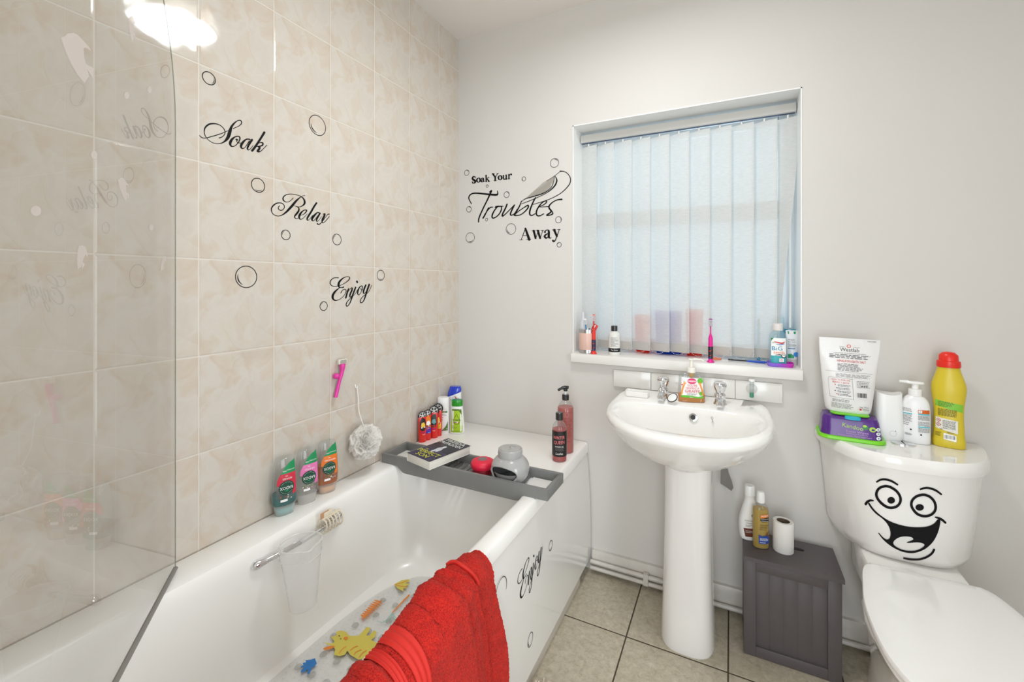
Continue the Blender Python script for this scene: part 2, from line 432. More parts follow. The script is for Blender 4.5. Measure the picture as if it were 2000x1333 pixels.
b = B(); b.box(-.12, 0, Y0 - .1, 0, 0, ZC); struct(b.build('wall_left', tilem, flat=True))
b = B(); b.box(X1, X1 + .12, Y0 - .1, -2.35, 0, ZC); b.box(X1, X1 + .12, -1.30, 0, 0, ZC); b.box(X1, X1 + .12, -2.35, -1.30, 2.02, ZC); struct(b.build('wall_right', paint, flat=True))  # gap in this wall added to admit the side fill
WX0, WX1, WZ0, WZ1 = .598, 1.445, .888, 1.924
b = B()
b.box(-.12, WX0, 0, .25, 0, ZC); b.box(WX1, X1 + .12, 0, .25, 0, ZC); b.box(WX0, WX1, 0, .25, 0, WZ0); b.box(WX0, WX1, 0, .25, WZ1, ZC)
struct(b.build('wall_back', paint, flat=True))
# wall behind the camera with an opening made for the added fill light, short wall at the foot of the bath
b = B(); b.box(0, .95, Y0 - .1, Y0, 0, ZC); b.box(1.85, X1, Y0 - .1, Y0, 0, ZC); b.box(.95, 1.85, Y0 - .1, Y0, 2.02, ZC)
struct(b.build('wall_front', paint, flat=True))
b = B(); b.box(.001, .70, -1.94, -1.84, 0, ZC); struct(b.build('wall_bath_end', tilem, flat=True))
# skirting, two pipes and their clip along the back wall
b = B(); b.prism([(0, .012), (-.017, .012), (-.019, .072), (-.012, .09), (0, .092)], 0, .69, X1)
struct(b.build('baseboard_back', skm))
t = thing('heating_pipe', 'upper white painted pipe running along the skirting board under the window', 'pipe')
B().tube([(.688, -.032, .052), (1.00, -.032, .052), (1.03, -.03, .046), (1.12, -.03, .046)], .0085, 12).build('pipe', skm, t)
b = B(); b.box(.905, .925, -.044, -.02, .02, .066, .003); b.build('clip', skm, t)
b = B(); b.tube([(.688, -.031, .026), (2.38, -.031, .024)], .0085, 12); tag(b.build('heating_pipe', skm), 'lower white painted pipe lying just above the floor tiles', 'pipe')
# window: painted reveals, sill board, plastic frame, panes
b = B()
b.box(WX0 - .0, WX0 + .004, -.003, .25, WZ0 + .03, WZ1); b.box(WX1 - .004, WX1, -.003, .25, WZ0 + .03, WZ1); b.box(WX0, WX1, -.003, .25, WZ1 - .004, WZ1)
b.build('trim_window_reveal', mat('reveal_paint', (238, 238, 236), .4)); struct(bpy.data.objects['trim_window_reveal'])
b = B(); b.box(WX0 - .002, WX1 + .002, -.026, .20, .888, .926, .004); struct(b.build('trim_window_sill', gloss))
t = bpy.data.objects.new('window_1', None); COL.objects.link(t); struct(t)
upvc = mat('white_upvc', (236, 240, 244), .3)
b = B()
for a in ((WX0, WX0 + .055, .19, .24, .92, WZ1), (WX1 - .055, WX1, .19, .24, .92, WZ1), (WX0 + .0555, WX1 - .0555, .19, .24, .92, .98), (WX0 + .0555, WX1 - .0555, .19, .24, WZ1 - .055, WZ1), (WX0 + .0555, WX1 - .0555, .18, .24, 1.49, 1.56)): b.box(*a, .004)
b.build('window_frame', upvc, t)
glassm = clear('window_glass', (235, 245, 250), .06)
for z0, z1 in ((.98, 1.49), (1.56, WZ1 - .055)):
    b = B(); b.box(WX0 + .055, WX1 - .055, .213, .217, z0, z1); b.build('pane', glassm, t, flat=True)

# ================================================================ VERTICAL BLIND
t = thing('vertical_blind', 'white vertical fabric blind hanging in the window recess, last vane twisted aside', 'blind')
b = B(); b.box(WX0 + .006, WX1 - .006, .085, .125, 1.872, 1.905, .003); b.build('headrail', mat('blind_rail', (208, 206, 202), .4), t)
b = B(); b.box(WX0 + .01, WX1 - .01, .098, .108, 1.8695, 1.8715); b.build('track', mat('blind_track', (58, 76, 108), .4), t)
m, nt, bs = node_mat('blind_fabric'); MATS['blind_fabric'] = m
nt.nodes.remove(bs); out = nt.nodes['Material Output']
tc = nt.nodes.new('ShaderNodeTexCoord'); mp = nt.nodes.new('ShaderNodeMapping'); mp.inputs['Scale'].default_value = (60, 60, 700); nt.links.new(tc.outputs['Object'], mp.inputs[0])
nn = nt.nodes.new('ShaderNodeTexNoise'); nn.inputs['Scale'].default_value = 1; nn.inputs['Detail'].default_value = 4; nt.links.new(mp.outputs[0], nn.inputs['Vector'])
cc = ramp(nt, nn.outputs['Fac'], [(.3, rgb(213, 212, 208)), (.7, rgb(227, 226, 222))])
d1 = nt.nodes.new('ShaderNodeBsdfDiffuse'); d2 = nt.nodes.new('ShaderNodeBsdfTranslucent'); nt.links.new(cc, d1.inputs[0]); nt.links.new(cc, d2.inputs[0])
d3 = nt.nodes.new('ShaderNodeBsdfTransparent'); d3.inputs[0].default_value = (.9, .92, .95, 1)
mx = nt.nodes.new('ShaderNodeMixShader'); mx.inputs[0].default_value = .27; nt.links.new(d1.outputs[0], mx.inputs[1]); nt.links.new(d2.outputs[0], mx.inputs[2])
mx2 = nt.nodes.new('ShaderNodeMixShader'); mx2.inputs[0].default_value = .12; nt.links.new(mx.outputs[0], mx2.inputs[1]); nt.links.new(d3.outputs[0], mx2.inputs[2])
nt.links.new(mx2.outputs[0], out.inputs[0])
fab = m; hem = mat('blind_hem', (184, 180, 174), .6)
NV = 11; sp_ = .0775
for i in range(NV):
    cx = WX0 + .040 + sp_ * i; ang = math.radians(-20)
    zb, zt = .942, 1.856
    if i < NV - 1:
        def fn(u, v, cx=cx, ang=ang):
            s_ = (u - .5) * .089; bow = .004 * (1 - (2 * u - 1) ** 2)
            return (cx + s_ * math.cos(ang), .105 + s_ * math.sin(ang) - bow, zb + (zt - zb) * v)
        def hfn(u, v, cx=cx, ang=ang, sg=-1):
            s_ = (u - .5) * .0812; bow = .004 * (1 - (2 * u - 1) ** 2)
            return (cx + s_ * math.cos(ang), .105 + s_ * math.sin(ang) - bow, zb + .034 * v)
    else:
        def fn(u, v):
            w = .080; ca = .10 + .78 * sm(v * 1.05); return (cx - .040 + w * ca * u, .110 - w * math.sqrt(1 - ca * ca) * (u - .2) * .6, zb + (zt - zb) * v)
        def hfn(u, v): return fn(u, v * .037)
    vo = B().grid(fn, 6, 10).build('vane', fab, t, recalc=False)
    hb = B(); hb.grid(lambda u, v: (hfn(u, v)[0], hfn(u, v)[1] - .0016, hfn(u, v)[2]), 6, 1); hb.build('weight_pocket', hem, vo, recalc=False)
    B().tube([(cx, .105, 1.868), (cx, .105, 1.858), (cx, .107, 1.852)], [.004, .003, .006], 8).build('hook', plw, t)
b = B()
for i in range(NV - 1):
    a0, a1 = WX0 + .035 + sp_ * i - .038, WX0 + .035 + sp_ * (i + 1) - .038
    for q in range(15):
        u = q / 14; b.ball((a0 + (a1 - a0) * u + .002, .086, .962 - .028 * 4 * u * (1 - u)), .0016, 4)
b.build('bottom_chain', mat('chain_plastic', (215, 212, 206), .4), t)
tag(B().tube([(WX1 - .022, .13, 1.85), (WX1 - .022, .13, 1.06)], .0045, 8).build('blind_wand', plw), 'thin white control wand hanging at the right end of the blind', 'wand')

# ================================================================ STICKERS ON THE WALLS
def S(scale, ox, oy): return lambda x, y: (ox + x / scale, oy + y / scale)
SOAK = [[(125,590,14),(160,630,20),(215,660,22),(300,660,22),(420,630,24),(560,590,24),(700,545,22),(800,500,18),(905,462,14)],
 [(1005,412,22),(1080,385,18),(1160,345,22),(1215,290,26),(1225,245,26),(1195,205,24),(1140,205,22),(1080,235,30),(1010,300,50),(960,370,60),(930,450,80),(905,540,92),(880,620,90),(840,690,75),(780,750,45),(700,795,26),(610,808,18),(500,795,16),(400,745,16),(320,670,16),(270,590,20),(250,510,24),(262,420,36),(310,350,46),(390,300,44),(480,287,36),(570,295,26),(660,330,20),(740,395,20),(785,470,22),(790,540,22),(765,590,22),(720,630,22),(670,655,24),(640,658,28)],
 [(1105,618,26),(1040,640,34),(980,690,60),(940,750,72),(925,810,66),(945,865,40),(990,885,24),(1060,860,22),(1120,800,26),(1165,730,30),(1180,670,34),(1160,625,28),(1105,618,26)],
 [(1085,700,40),(1112,712,44)],[(1105,715,18),(1095,750,16),(1130,785,18),(1190,792,16)],
 [(1440,700,30),(1390,690,30),(1330,705,36),(1260,770,60),(1215,840,66),(1210,900,50),(1245,935,26),(1300,915,18),(1360,840,18),(1420,740,24)],
 [(1490,715,62),(1440,790,56),(1390,880,52),(1375,940,40),(1400,970,24),(1450,945,18),(1520,860,14)],
 [(1812,520,62),(1740,640,56),(1650,780,56),(1570,900,60),(1500,990,62)],
 [(1610,850,14),(1680,790,18),(1740,780,26),(1775,800,36),(1765,850,40),(1700,875,30),(1620,880,22)],
 [(1640,880,20),(1690,910,50),(1670,960,60),(1640,1000,55),(1670,1020,36),(1720,1005,22),(1790,940,18),(1880,850,18)]]
RELAX = [[(385,625,22),(350,665,24),(355,720,24),(410,755,22),(475,740,22),(520,680,24),(515,610,24),(460,555,24),(380,540,26),(290,555,34),(200,620,40),(150,700,34),(155,790,26),(200,865,22),(280,910,20),(360,918,20),(450,895,28),(560,820,50),(650,730,66),(750,620,72),(840,510,62),(920,430,44),(1010,360,20),(1060,335,16),(1115,325,18)],
 [(775,400,24),(720,460,20),(650,505,18),(570,515,20),(500,470,34),(485,400,38),(540,325,28),(640,290,22),(750,285,20),(870,305,18),(970,340,18),(1060,400,34),(1105,480,50),(1105,560,54),(1050,620,34),(970,655,20),(900,650,18),(810,625,14)],
 [(900,655,20),(940,700,34),(935,770,50),(880,850,56),(830,910,44),(820,960,30),(860,995,20),(920,985,14)],
 [(1000,900,14),(1080,870,22),(1150,800,34),(1165,755,34),(1120,745,24),(1050,780,36),(980,860,60),(950,940,60),(965,1000,34),(1010,1015,22),(1080,970,16),(1180,860,14)],
 [(1450,545,50),(1380,650,52),(1300,790,54),(1220,920,54),(1180,1000,44),(1200,1045,24),(1250,1010,14),(1340,900,12)],
 [(1540,835,30),(1480,820,30),(1420,870,50),(1350,950,66),(1320,1010,56),(1345,1060,28),(1400,1030,18),(1480,920,18)],
 [(1555,840,40),(1500,930,50),(1455,1020,44),(1460,1075,26),(1510,1050,14),(1600,930,12)],
 [(1640,870,20),(1690,860,40),(1670,930,56),(1620,1030,50),(1615,1100,30),(1650,1115,20),(1720,1060,20),(1820,935,20)],
 [(1815,865,30),(1770,880,20),(1700,970,16),(1620,1080,18),(1550,1150,26),(1490,1160,30),(1475,1135,30)]]
ENJOY = [[(430,215,28),(360,210,26),(270,225,26),(190,290,30),(160,370,32),(190,450,28),(270,490,22),(370,490,20),(480,465,18),(600,410,20),(720,330,26),(790,250,32),(790,195,28),(730,178,20),(640,195,24),(540,260,46),(460,350,66),(435,440,72),(450,510,50),(500,530,26),(560,530,30),(600,515,40)],
 [(470,540,16),(400,590,40),(310,680,64),(250,780,72),(245,870,70),(290,935,46),(370,950,26),(480,910,20),(590,820,18),(660,720,20),(680,630,24),(650,590,22),(590,600,20),(540,650,24),(510,710,28)],
 [(765,570,40),(730,650,50),(700,760,50),(670,870,50)],[(700,740,14),(780,620,16),(850,545,24),(880,560,44),(860,640,54),(815,740,50),(800,810,44),(820,845,26),(870,800,16)],
 [(990,525,44),(950,630,50),(900,760,50),(860,880,44),(820,1000,34),(770,1090,28),(715,1140,28),(680,1110,30),(700,1020,28),(780,920,22),(880,830,18),(980,730,16),(1050,600,14)],[(1030,330,55),(1045,360,55)],
 [(1180,480,26),(1120,520,34),(1075,610,46),(1055,700,44),(1070,760,30),(1110,760,20),(1170,670,18),(1210,560,26),(1210,490,26),(1180,480,26)],[(1160,570,30),(1175,600,16),(1230,610,12)],
 [(1320,450,46),(1285,530,52),(1250,640,50),(1245,710,36),(1280,720,20),(1340,650,16)],
 [(1430,430,52),(1390,550,54),(1345,680,48),(1310,800,44),(1270,920,36),(1220,1000,28),(1165,1030,28),(1140,990,28),(1160,910,24),(1240,810,20),(1350,730,18),(1430,640,16),(1510,460,16)]]
def word(strokes, to_px, plane, label, ws=.9):
    b = B()
    for k, st in enumerate(strokes):
        o = .0004 + .00005 * k
        def sf(x, y, o=o):
            p = onp(plane[0], plane[1], *to_px(x, y)); p[plane[0]] += o * plane[2]; return tuple(p)
        stroke2d(b, st, sf, ws * 1.12, 5)
    return tag(b.build('word_sticker', vinyl, recalc=False), label, 'wall sticker')
LW = (0, 0, 1); BW = (1, 0, -1)
word(SOAK, S(13.333, 380, 220), LW, 'black script sticker reading Soak on the tiled wall')
word(RELAX, S(14.815, 520, 360), LW, 'dark script sticker reading Relax on the tiled wall')
word(ENJOY, S(16.667, 635, 530), LW, 'dark script sticker reading Enjoy on the tiled wall')
TROUB = [[(190,345,16),(160,295,18),(142,240,20),(165,190,22),(220,162,24),(300,160,26),(420,172,30),(520,182,34),(630,187,36),(655,165,24),(648,118,12)],
 [(508,138,14),(545,112,24),(520,170,30),(470,280,24),(410,400,24),(350,530,24),(320,610,24),(316,670,20)],
 [(490,415,16),(465,470,20),(430,540,24),(395,600,26)],[(420,540,14),(470,470,18),(520,415,22),(570,405,14)],
 [(750,390,14),(640,395,26),(610,412,20)],[(720,400,20),(720,450,22),(680,530,20),(610,590,20),(560,595,24),(560,540,26),(600,460,22),(650,400,20)],
 [(820,355,26),(790,430,26),(740,530,26),(740,565,24),(790,530,18),(870,450,16),(950,370,20)],[(950,370,24),(900,470,26),(880,530,26),(900,550,20),(950,520,14),(1000,440,12)],
 [(1075,300,14),(1040,390,22),(990,480,24),(950,550,26)],[(950,550,14),(1010,490,16),(1110,420,16),(1190,375,26),(1190,420,24),(1130,490,20),(1050,545,18),(960,555,20)],
 [(1325,240,22),(1290,300,24),(1240,420,26),(1220,500,28),(1230,545,24),(1270,550,20),(1320,520,14)],
 [(1390,395,14),(1460,370,16),(1520,320,20),(1510,295,20),(1450,320,20),(1380,400,24),(1340,490,26),(1350,550,24),(1400,560,20),(1470,525,16)],[(1400,405,10),(1550,395,14)],
 [(1790,268,28),(1720,275,20),(1640,310,18),(1575,370,24),(1565,420,28),(1600,470,30),(1590,500,26),(1520,550,22),(1590,545,20),(1630,520,24),(1615,470,10)]]
# the long loops of the b rise far above the word (traced in a finer frame, brought to this one)
def t2(L): return [[((x / 6.346 + 890 - 900) * 9.068, (y / 6.346 + 290 - 360) * 9.068, w * 1.43) for x, y, w in st] for st in L]
TROUB += t2([[(1295,283,14),(1345,287,9),(1395,320,9),(1425,385,11),(1400,460,11),(1300,558,9),(1150,635,8),(960,695,7)],
 [(1235,345,8),(1255,400,17),(1220,475,16),(1130,550,9),(1000,615,8),(870,668,8),(810,690,5)],
 [(1225,345,6),(1215,415,8),(1180,490,9),(1090,555,12),(960,598,12),(860,628,9),(815,665,5)],[(1300,283,6),(1225,342,5),(1130,405,3)]])
w_ = word(TROUB, S(9.068, 900, 360), BW, 'large thin script sticker reading Troubles with its tall looping b beside the window')
fb = B(); film = [(1130,405),(1225,345),(1215,415),(1180,490),(1090,555),(960,598),(860,628),(980,520)]
fill2d(fb, film, lambda x, y: (lambda p: (p.x, p.y - .002 - .012 * math.exp(-((x - 1130) / 110) ** 2 - ((y - 450) / 70) ** 2), p.z))(onp(1, 0, 890 + x / 6.346, 290 + y / 6.346)), step=40)
fb.build('peeling_film', clear('sticker_film', (222, 220, 217), .05), w_, recalc=False)
SOAKYOUR = [[(242,362,8),(228,349,12),(212,358,16),(210,378,20),(228,393,24),(243,408,22),(238,424,16),(218,430,10),(206,415,8)],[(245,348,6),(244,370,5)],[(206,410,6),(207,433,6)],
 [(283,366,7),(266,380,15),(263,398,17),(270,414,13),(285,420,7),(300,407,15),(303,388,17),(296,371,13),(283,366,7)],
 [(318,380,12),(332,368,9),(345,376,14),(346,408,14),(358,411,6)],[(343,388,6),(322,395,12),(318,408,14),(328,416,10),(343,405,6)],
 [(378,335,15),(379,410,15)],[(368,337,5),(384,334,5)],[(384,385,6),(408,360,6)],[(392,378,10),(412,408,17)],[(368,412,5),(390,410,5)],[(402,410,5),(423,408,5)],[(398,360,5),(418,357,5)],
 [(462,316,17),(491,358,16)],[(522,311,6),(494,355,8)],[(491,355,16),(491,398,16)],[(450,317,6),(482,314,6)],[(510,312,6),(532,310,6)],[(476,400,6),(506,397,6)],
 [(552,336,7),(534,350,15),(531,366,17),(538,384,13),(553,391,7),(569,378,15),(572,360,17),(565,342,13),(552,336,7)],
 [(594,336,13),(594,372,13),(606,384,12),(622,374,6)],[(628,332,14),(628,382,14)],[(586,336,5),(598,335,5)],[(618,333,5),(630,331,5)],[(628,382,5),(643,380,5)],
 [(662,325,14),(662,376,14)],[(665,342,6),(678,323,8),(690,319,14),(693,328,13)],[(652,378,5),(674,376,5)],[(652,327,5),(664,325,5)]]
AWAY = [[(1070,985,10),(1147,778,14)],[(1145,785,30),(1212,978,42)],[(1105,910,10),(1190,905,10)],[(1045,988,9),(1097,985,9)],[(1165,980,9),(1242,975,9)],
 [(1292,825,34),(1325,955,32)],[(1327,960,10),(1372,830,12)],[(1367,823,34),(1405,955,32)],[(1407,960,10),(1452,825,10)],[(1262,825,9),(1320,822,9)],[(1340,822,9),(1392,820,9)],[(1425,820,9),(1470,818,9)],
 [(1492,848,32),(1494,835,20),(1515,815,14),(1545,812,18),(1560,840,34),(1560,930,34),(1580,955,18),(1605,945,8)],[(1550,870,12),(1500,900,26),(1488,930,32),(1515,955,22),(1550,930,12)],
 [(1655,810,36),(1702,920,32)],[(1745,808,10),(1700,930,15),(1670,1000,16),(1645,1012,30),(1635,1000,30)],[(1620,808,9),(1685,805,9)],[(1715,804,9),(1762,800,9)]]
word(SOAKYOUR, S(6.346, 890, 290), BW, 'small bold serif sticker reading Soak Your on the white wall', 1.05)
word(AWAY, S(9.068, 900, 360), BW, 'bold serif sticker reading Away beneath the word Troubles', 1)
def bubble(c, R, ax, sg, label, hl=220, lw=.0022, group=None, parent=None, thick=1):
    b = B(); c = Vector(c); N = 40
    def P(a, r):
        q = c.copy(); q[1 - ax if ax < 2 else 0] += r * math.cos(a); q.z += r * math.sin(a); q[ax] += sg * .0005; return q
    V = [(b.v(P(2 * PI * i / N, R - lw / 2)), b.v(P(2 * PI * i / N, R + lw / 2))) for i in range(N)]
    for i in range(N): j = (i + 1) % N; b.f([V[i][0], V[i][1], V[j][1], V[j][0]])
    h = math.radians(hl); n = 10
    V = []
    for i in range(n + 1):
        a = h + math.radians(75) * (i / n - .5) * 1.2; w = thick * .10 * R * math.sin(PI * i / n) + .0001; r = R * .80
        V.append((b.v(P(a, r - w / 2)), b.v(P(a, r + w / 2))))
    for i in range(n): b.f([V[i][0], V[i][1], V[i + 1][1], V[i + 1][0]])
    o = b.build('bubble_sticker', vinyl, parent, recalc=False)
    if not parent: tag(o, label, 'wall sticker', group)
    return o
for x, y, r, hl, lab in ((408,153,12,-20,'small bubble sticker above the word Soak'),(620,245,19,225,'large oval-looking bubble sticker right of the word Soak'),
    (504,362,13.5,275,'bubble sticker between the words Soak and Relax'),(558,459,9.5,150,'small bubble sticker just below the R of Relax'),
    (658,468,10.5,150,'small bubble sticker below the x of Relax'),(481,541,21,205,'largest bubble sticker on the tiles, left of the word Enjoy'),
    (743.5,538,10,270,'small bubble sticker just right of the word Enjoy'),(632,598,8.7,140,'smallest tile bubble sticker, below left of Enjoy')):
    c = onp(0, 0, x, y); dep = (c - CAM).dot(cF); bubble(c, r * dep / FPX, 0, 1, lab, hl)
for x, y, r, hl, lab in ((138,302,34,60,'bubble sticker at the upper left of the words Soak Your'),(390,467,16,60,'tiny bubble sticker under the k of Soak Your'),
    (632,573,37,45,'bubble sticker above the u of Troubles'),(165,755,35,60,'bubble sticker left of the stem of Troubles'),(383,882,17,60,'tiny bubble sticker under the r of Troubles'),
    (845,378,26,190,'bubble sticker right of the words Soak Your'),(1225,180,56,60,'topmost bubble sticker beside the window'),(1275,885,39,10,'bubble sticker right of the s above Away'),
    (685,1000,67,220,'largest bubble sticker on the white wall, left of Away'),(180,1107,62,280,'big bubble sticker lowest at the left beside the tiles'),(1283,1195,29,130,'small bubble sticker under the y of Away')):
    c = onp(1, 0, 890 + x / 6.346, 290 + y / 6.346); dep = (c - CAM).dot(cF); bubble(c, r / 6.346 * dep / FPX, 1, -1, lab, hl, .0022, None, None, 1.2)
# ================================================================ BATH
bath = thing('bathtub', 'white bathtub with a grab handle and a side panel along the tiled wall', 'bathtub')
def zr(z): return lambda x, y: z + .0 * x
b = B(); RX = .668
def ring_in(x0, x1, y0, y1, r, z, waist=0):
    P = rr(x0, x1, y0, y1, r, z, 8, 10); out = []
    for x, y, zz in P:
        if x < .2: x += waist * math.exp(-((y + 1.2) / .28) ** 2)
        out.append((x, y, zz))
    return out
def ro(x0, x1, y0, y1, r, z): return rr(x0, x1, y0, y1, r, z, 8, 10)
b.rings([ro(.004, RX - .004, -1.836, -.003, .004, .500), ro(.001, RX, -1.838, -.002, .006, .502), ro(.001, RX, -1.838, -.002, .008, .537),
    ro(.003, RX - .003, -1.836, -.004, .010, .543), ro(.009, RX - .010, -1.83, -.010, .014, .546),
    ring_in(.078, .628, -1.74, -.43, .16, .546, .020), ring_in(.088, .620, -1.73, -.438, .15, .543, .020), ring_in(.096, .612, -1.722, -.447, .14, .532, .018),
    ring_in(.102, .606, -1.71, -.462, .13, .50, .012), ring_in(.109, .598, -1.68, -.49, .13, .40, .004), ring_in(.114, .592, -1.65, -.512, .14, .30, 0),
    ring_in(.120, .586, -1.62, -.528, .15, .235, 0), ring_in(.132, .576, -1.59, -.545, .15, .207, 0), ring_in(.155, .555, -1.55, -.575, .14, .196, 0), ring_in(.30, .41, -1.40, -.80, .05, .193, 0)], False, True)
b.build('tub', acr, bath)
panel = B()
panel.grid(lambda u, v: (.664 + .016 * math.sin(min(1, (1 - v) * 1.5) * PI / 2), -1.838 + 1.832 * u, .055 + .447 * v), 12, 12)
panel.grid(lambda u, v: (.640 + (.040) * v, -1.838 + 1.832 * u, .055), 1, 1)
panel = panel.build('side_panel', mat('bath_panel', (232, 230, 226), .18, coat=.5), bath)
B().box(.645, .668, -1.838, -.12, 0, .056).build('plinth', mat('panel_plinth', (196, 188, 176), .5), bath)
# the word and bubbles stuck on the side panel: the wall word brought over by a similarity
def w2(x, y):
    p = onp(0, 0, 635 + x / 16.667, 530 + y / 16.667); return complex(p.y, p.z)
def p2(x, y):
    p = onp(0, .681, x, y); return complex(p.y, p.z)
A0, A1 = w2(290, 950), w2(1510, 460); Q0, Q1 = p2(1021, 1169.2), p2(1063.5, 1069.4); kk = (Q1 - Q0) / (A1 - A0)
def panel_x(z):
    v = (z - .055) / .447; return .664 + .016 * math.sin(min(1, (1 - v) * 1.5) * PI / 2)
b = B()
for k, st in enumerate(ENJOY):
    def sf(x, y, k=k):
        q = Q0 + (w2(x, y) - A0) * kk; return (panel_x(q.imag) + .0006 + .00005 * k, q.real, q.imag)
    stroke2d(b, st, sf, .9, 5)
b.build('word_sticker', vinyl, panel, recalc=False)
for x, y, R, hl in ((985, 1155, .031, 260), (1078, 1067, .0155, 270), (1036, 1250, .0185, 200)):
    c = onp(0, .681, x, y); c.x = panel_x(c.z) + .0006; bubble(c, R, 0, 1, '', hl, .002, None, panel)
# grab handle on the inner wall
b = B()
for y in (-1.118, -.862):
    b.lathe([(.012, 0), (.0155, .002), (.0155, .006), (.010, .012), (.008, .016)], 0, 0, 20)
    for v in b.bm.verts:
        if not v.tag: v.co = Vector((.1005 + v.co.z, y + v.co.x * 1.5, .495 + v.co.y)); v.tag = True
b.tube(cr([(.110, -1.135, .495), (.124, -1.105, .498), (.136, -1.05, .502), (.141, -.99, .504), (.136, -.93, .502), (.124, -.875, .498), (.110, -.845, .495)], 5), [.006, .0105, .013, .0125] + [.0105, .009, .0082, .0078] + [.0075] * 15 + [.0078, .0082, .009, .0105] + [.0125, .013, .0105, .006], 12)
b.build('grab_handle', chrome, bath)['label'] = 'chrome grab handle'
# ================================================================ BATH MAT
t = thing('bath_mat', 'clear dimpled anti-slip bath mat with yellow, orange and blue sea prints', 'bath mat', (.345, -1.02, .1975))
mo = [(.0 + .192 * math.copysign(abs(math.cos(a)) ** .62, math.cos(a)), .425 * math.copysign(abs(math.sin(a)) ** .7, math.sin(a))) for a in [2 * PI * i / 60 for i in range(60)]]
b = B(); b.prism(mo, 2, 0, .0035)
for i in range(25):
    for j in range(52):
        x, y = -.19 + i * .016 + (j % 2) * .008, -.41 + j * .016
        if (abs(x) / .185) ** 2.8 + (abs(y) / .41) ** 2.6 < .96: b.lathe([(.0032, .0034), (.0022, .0052), (.0004, .0056)], x, y, 6, cap0=False)
b.build('mat_sheet', clear('clear_vinyl', (252, 252, 252), .08, .09, (240, 241, 240)), t)
b = B()
for i in range(7):
    for j in range(14):
        x, y = -.16 + i * .052 + (j % 2) * .026, -.38 + j * .058
        if (abs(x) / .175) ** 2.6 + (abs(y) / .40) ** 2.6 < .9: b.lathe([(.0105, .0045), (.0095, .0062), (.006, .0066), (.005, .005), (.0004, .0048)], x, y, 14, cap0=False)
b.build('sucker', clear('sucker_vinyl', (222, 222, 220), .10, .25, (226, 226, 224)), t)['kind'] = 'stuff'
yel = mat('mat_yellow', (212, 196, 84), .5); org = mat('mat_orange', (228, 130, 40), .5); blu = mat('mat_blue', (36, 118, 190), .5)
def mpt(px, py, h=.0075):
    p = onp(2, .1975 + h, px, py); return (p.x - .345, p.y + 1.02)
def matprint(name, polys, mats_, label):
    L = Lab(lambda u, v, o: (u, v, .0064 + o))
    for kind, pts, mt in polys:
        q = [mpt(480 + x / 3.777, 980 + y / 3.777) for x, y in [p[:2] for p in pts]]
        if kind == 'f': L.poly(cr(q, 3, True), mt)
        elif kind == 'p': L.poly(q, mt)
        else: L.stroke([(a[0], a[1], p[2] * .00045) for a, p in zip(q, pts)], mt)
    L.build(t, name, label)
matprint('printed_animal', [('p', [(570,1040),(640,1045),(655,1035),(640,1010),(625,1000),(670,985),(665,960),(700,950),(740,960),(765,990),(830,990),(860,960),(890,925),(920,930),(905,965),(890,985),(910,990),(945,950),(968,960),(950,1000),(925,1020),(960,1040),(1040,1030),(1060,1040),(940,1120),(880,1160),(830,1165),(770,1130),(750,1100),(730,1130),(690,1140),(650,1130),(660,1090),(640,1065)], yel),
    ('f', [(570,1085),(620,1065),(660,1068),(630,1085),(590,1095)], org), ('s', [(690,1120,6),(710,1090,6),(740,1070,6)], org), ('s', [(770,1100,6),(800,1075,6),(825,1068,6)], org),
    ('s', [(800,1130,6),(815,1110,6),(850,1095,6)], org), ('s', [(840,1145,6),(860,1120,6),(890,1100,6)], org), ('f', [(722,1008),(740,998),(755,1010),(738,1024)], org), ('f', [(684,992),(690,988),(694,994),(688,998)], blk), ('f', [(696,1014),(702,1010),(704,1018),(698,1018)], blk)], None, 'yellow triceratops print')
lf = []
for k in range(9):
    cx_, cy_ = 985 - k * 14, 735 + k * 14
    lf.append(('f', [(cx_ + 8, cy_ - 8), (cx_ - 20, cy_ - 22 + k), (cx_ - 55, cy_ - 8 + k * 2), (cx_ - 30, cy_ + 2), (cx_, cy_ + 4)] if 0 else [(cx_ - 40 + k * 2, cy_ - 10), (cx_, cy_ - 4), (cx_ + 26, cy_ + 22), (cx_ + 8, cy_ + 14), (cx_ - 20, cy_ + 4)], org))
matprint('printed_leaf', lf + [('s', [(1000,735,8),(930,800,8),(860,870,10)], org)], None, 'orange fern print')
matprint('printed_shell', [('p', [(1095,610),(1150,580),(1205,572),(1210,590),(1175,600),(1210,608),(1180,625),(1190,640),(1160,640),(1165,665),(1140,650),(1120,640)], yel), ('s', [(1100,612,6),(1140,602,6),(1190,585,6)], org), ('s', [(1105,618,6),(1140,622,6),(1185,632,6)], org)], None, 'yellow shell print')
matprint('printed_stem', [('s', [(1205,690,14),(1150,745,12),(1085,815,8)], org)], None, 'orange stem print')
matprint('printed_hand', [('p', [(510,1155),(525,1195),(505,1215),(485,1225),(470,1270),(455,1270),(460,1235),(430,1255),(405,1262),(412,1240),(435,1225),(402,1222),(425,1205),(420,1190),(445,1185),(440,1170),(480,1165)], blu)], None, 'blue leaf print')
for p0, ang in (((1080, 820), 0), ((720, 1300), 1)):
    tl = mat('mat_teal_line', (150, 186, 176), .5)
    matprint('printed_plant', [('s', [(p0[0], p0[1], 4), (p0[0] - 60 + 25 * k, p0[1] + 50 + 6 * abs(k - 3), 5), (p0[0] - 110 + 45 * k, p0[1] + 60, 3)], tl) for k in range(5)] , None, 'pale green plant print')

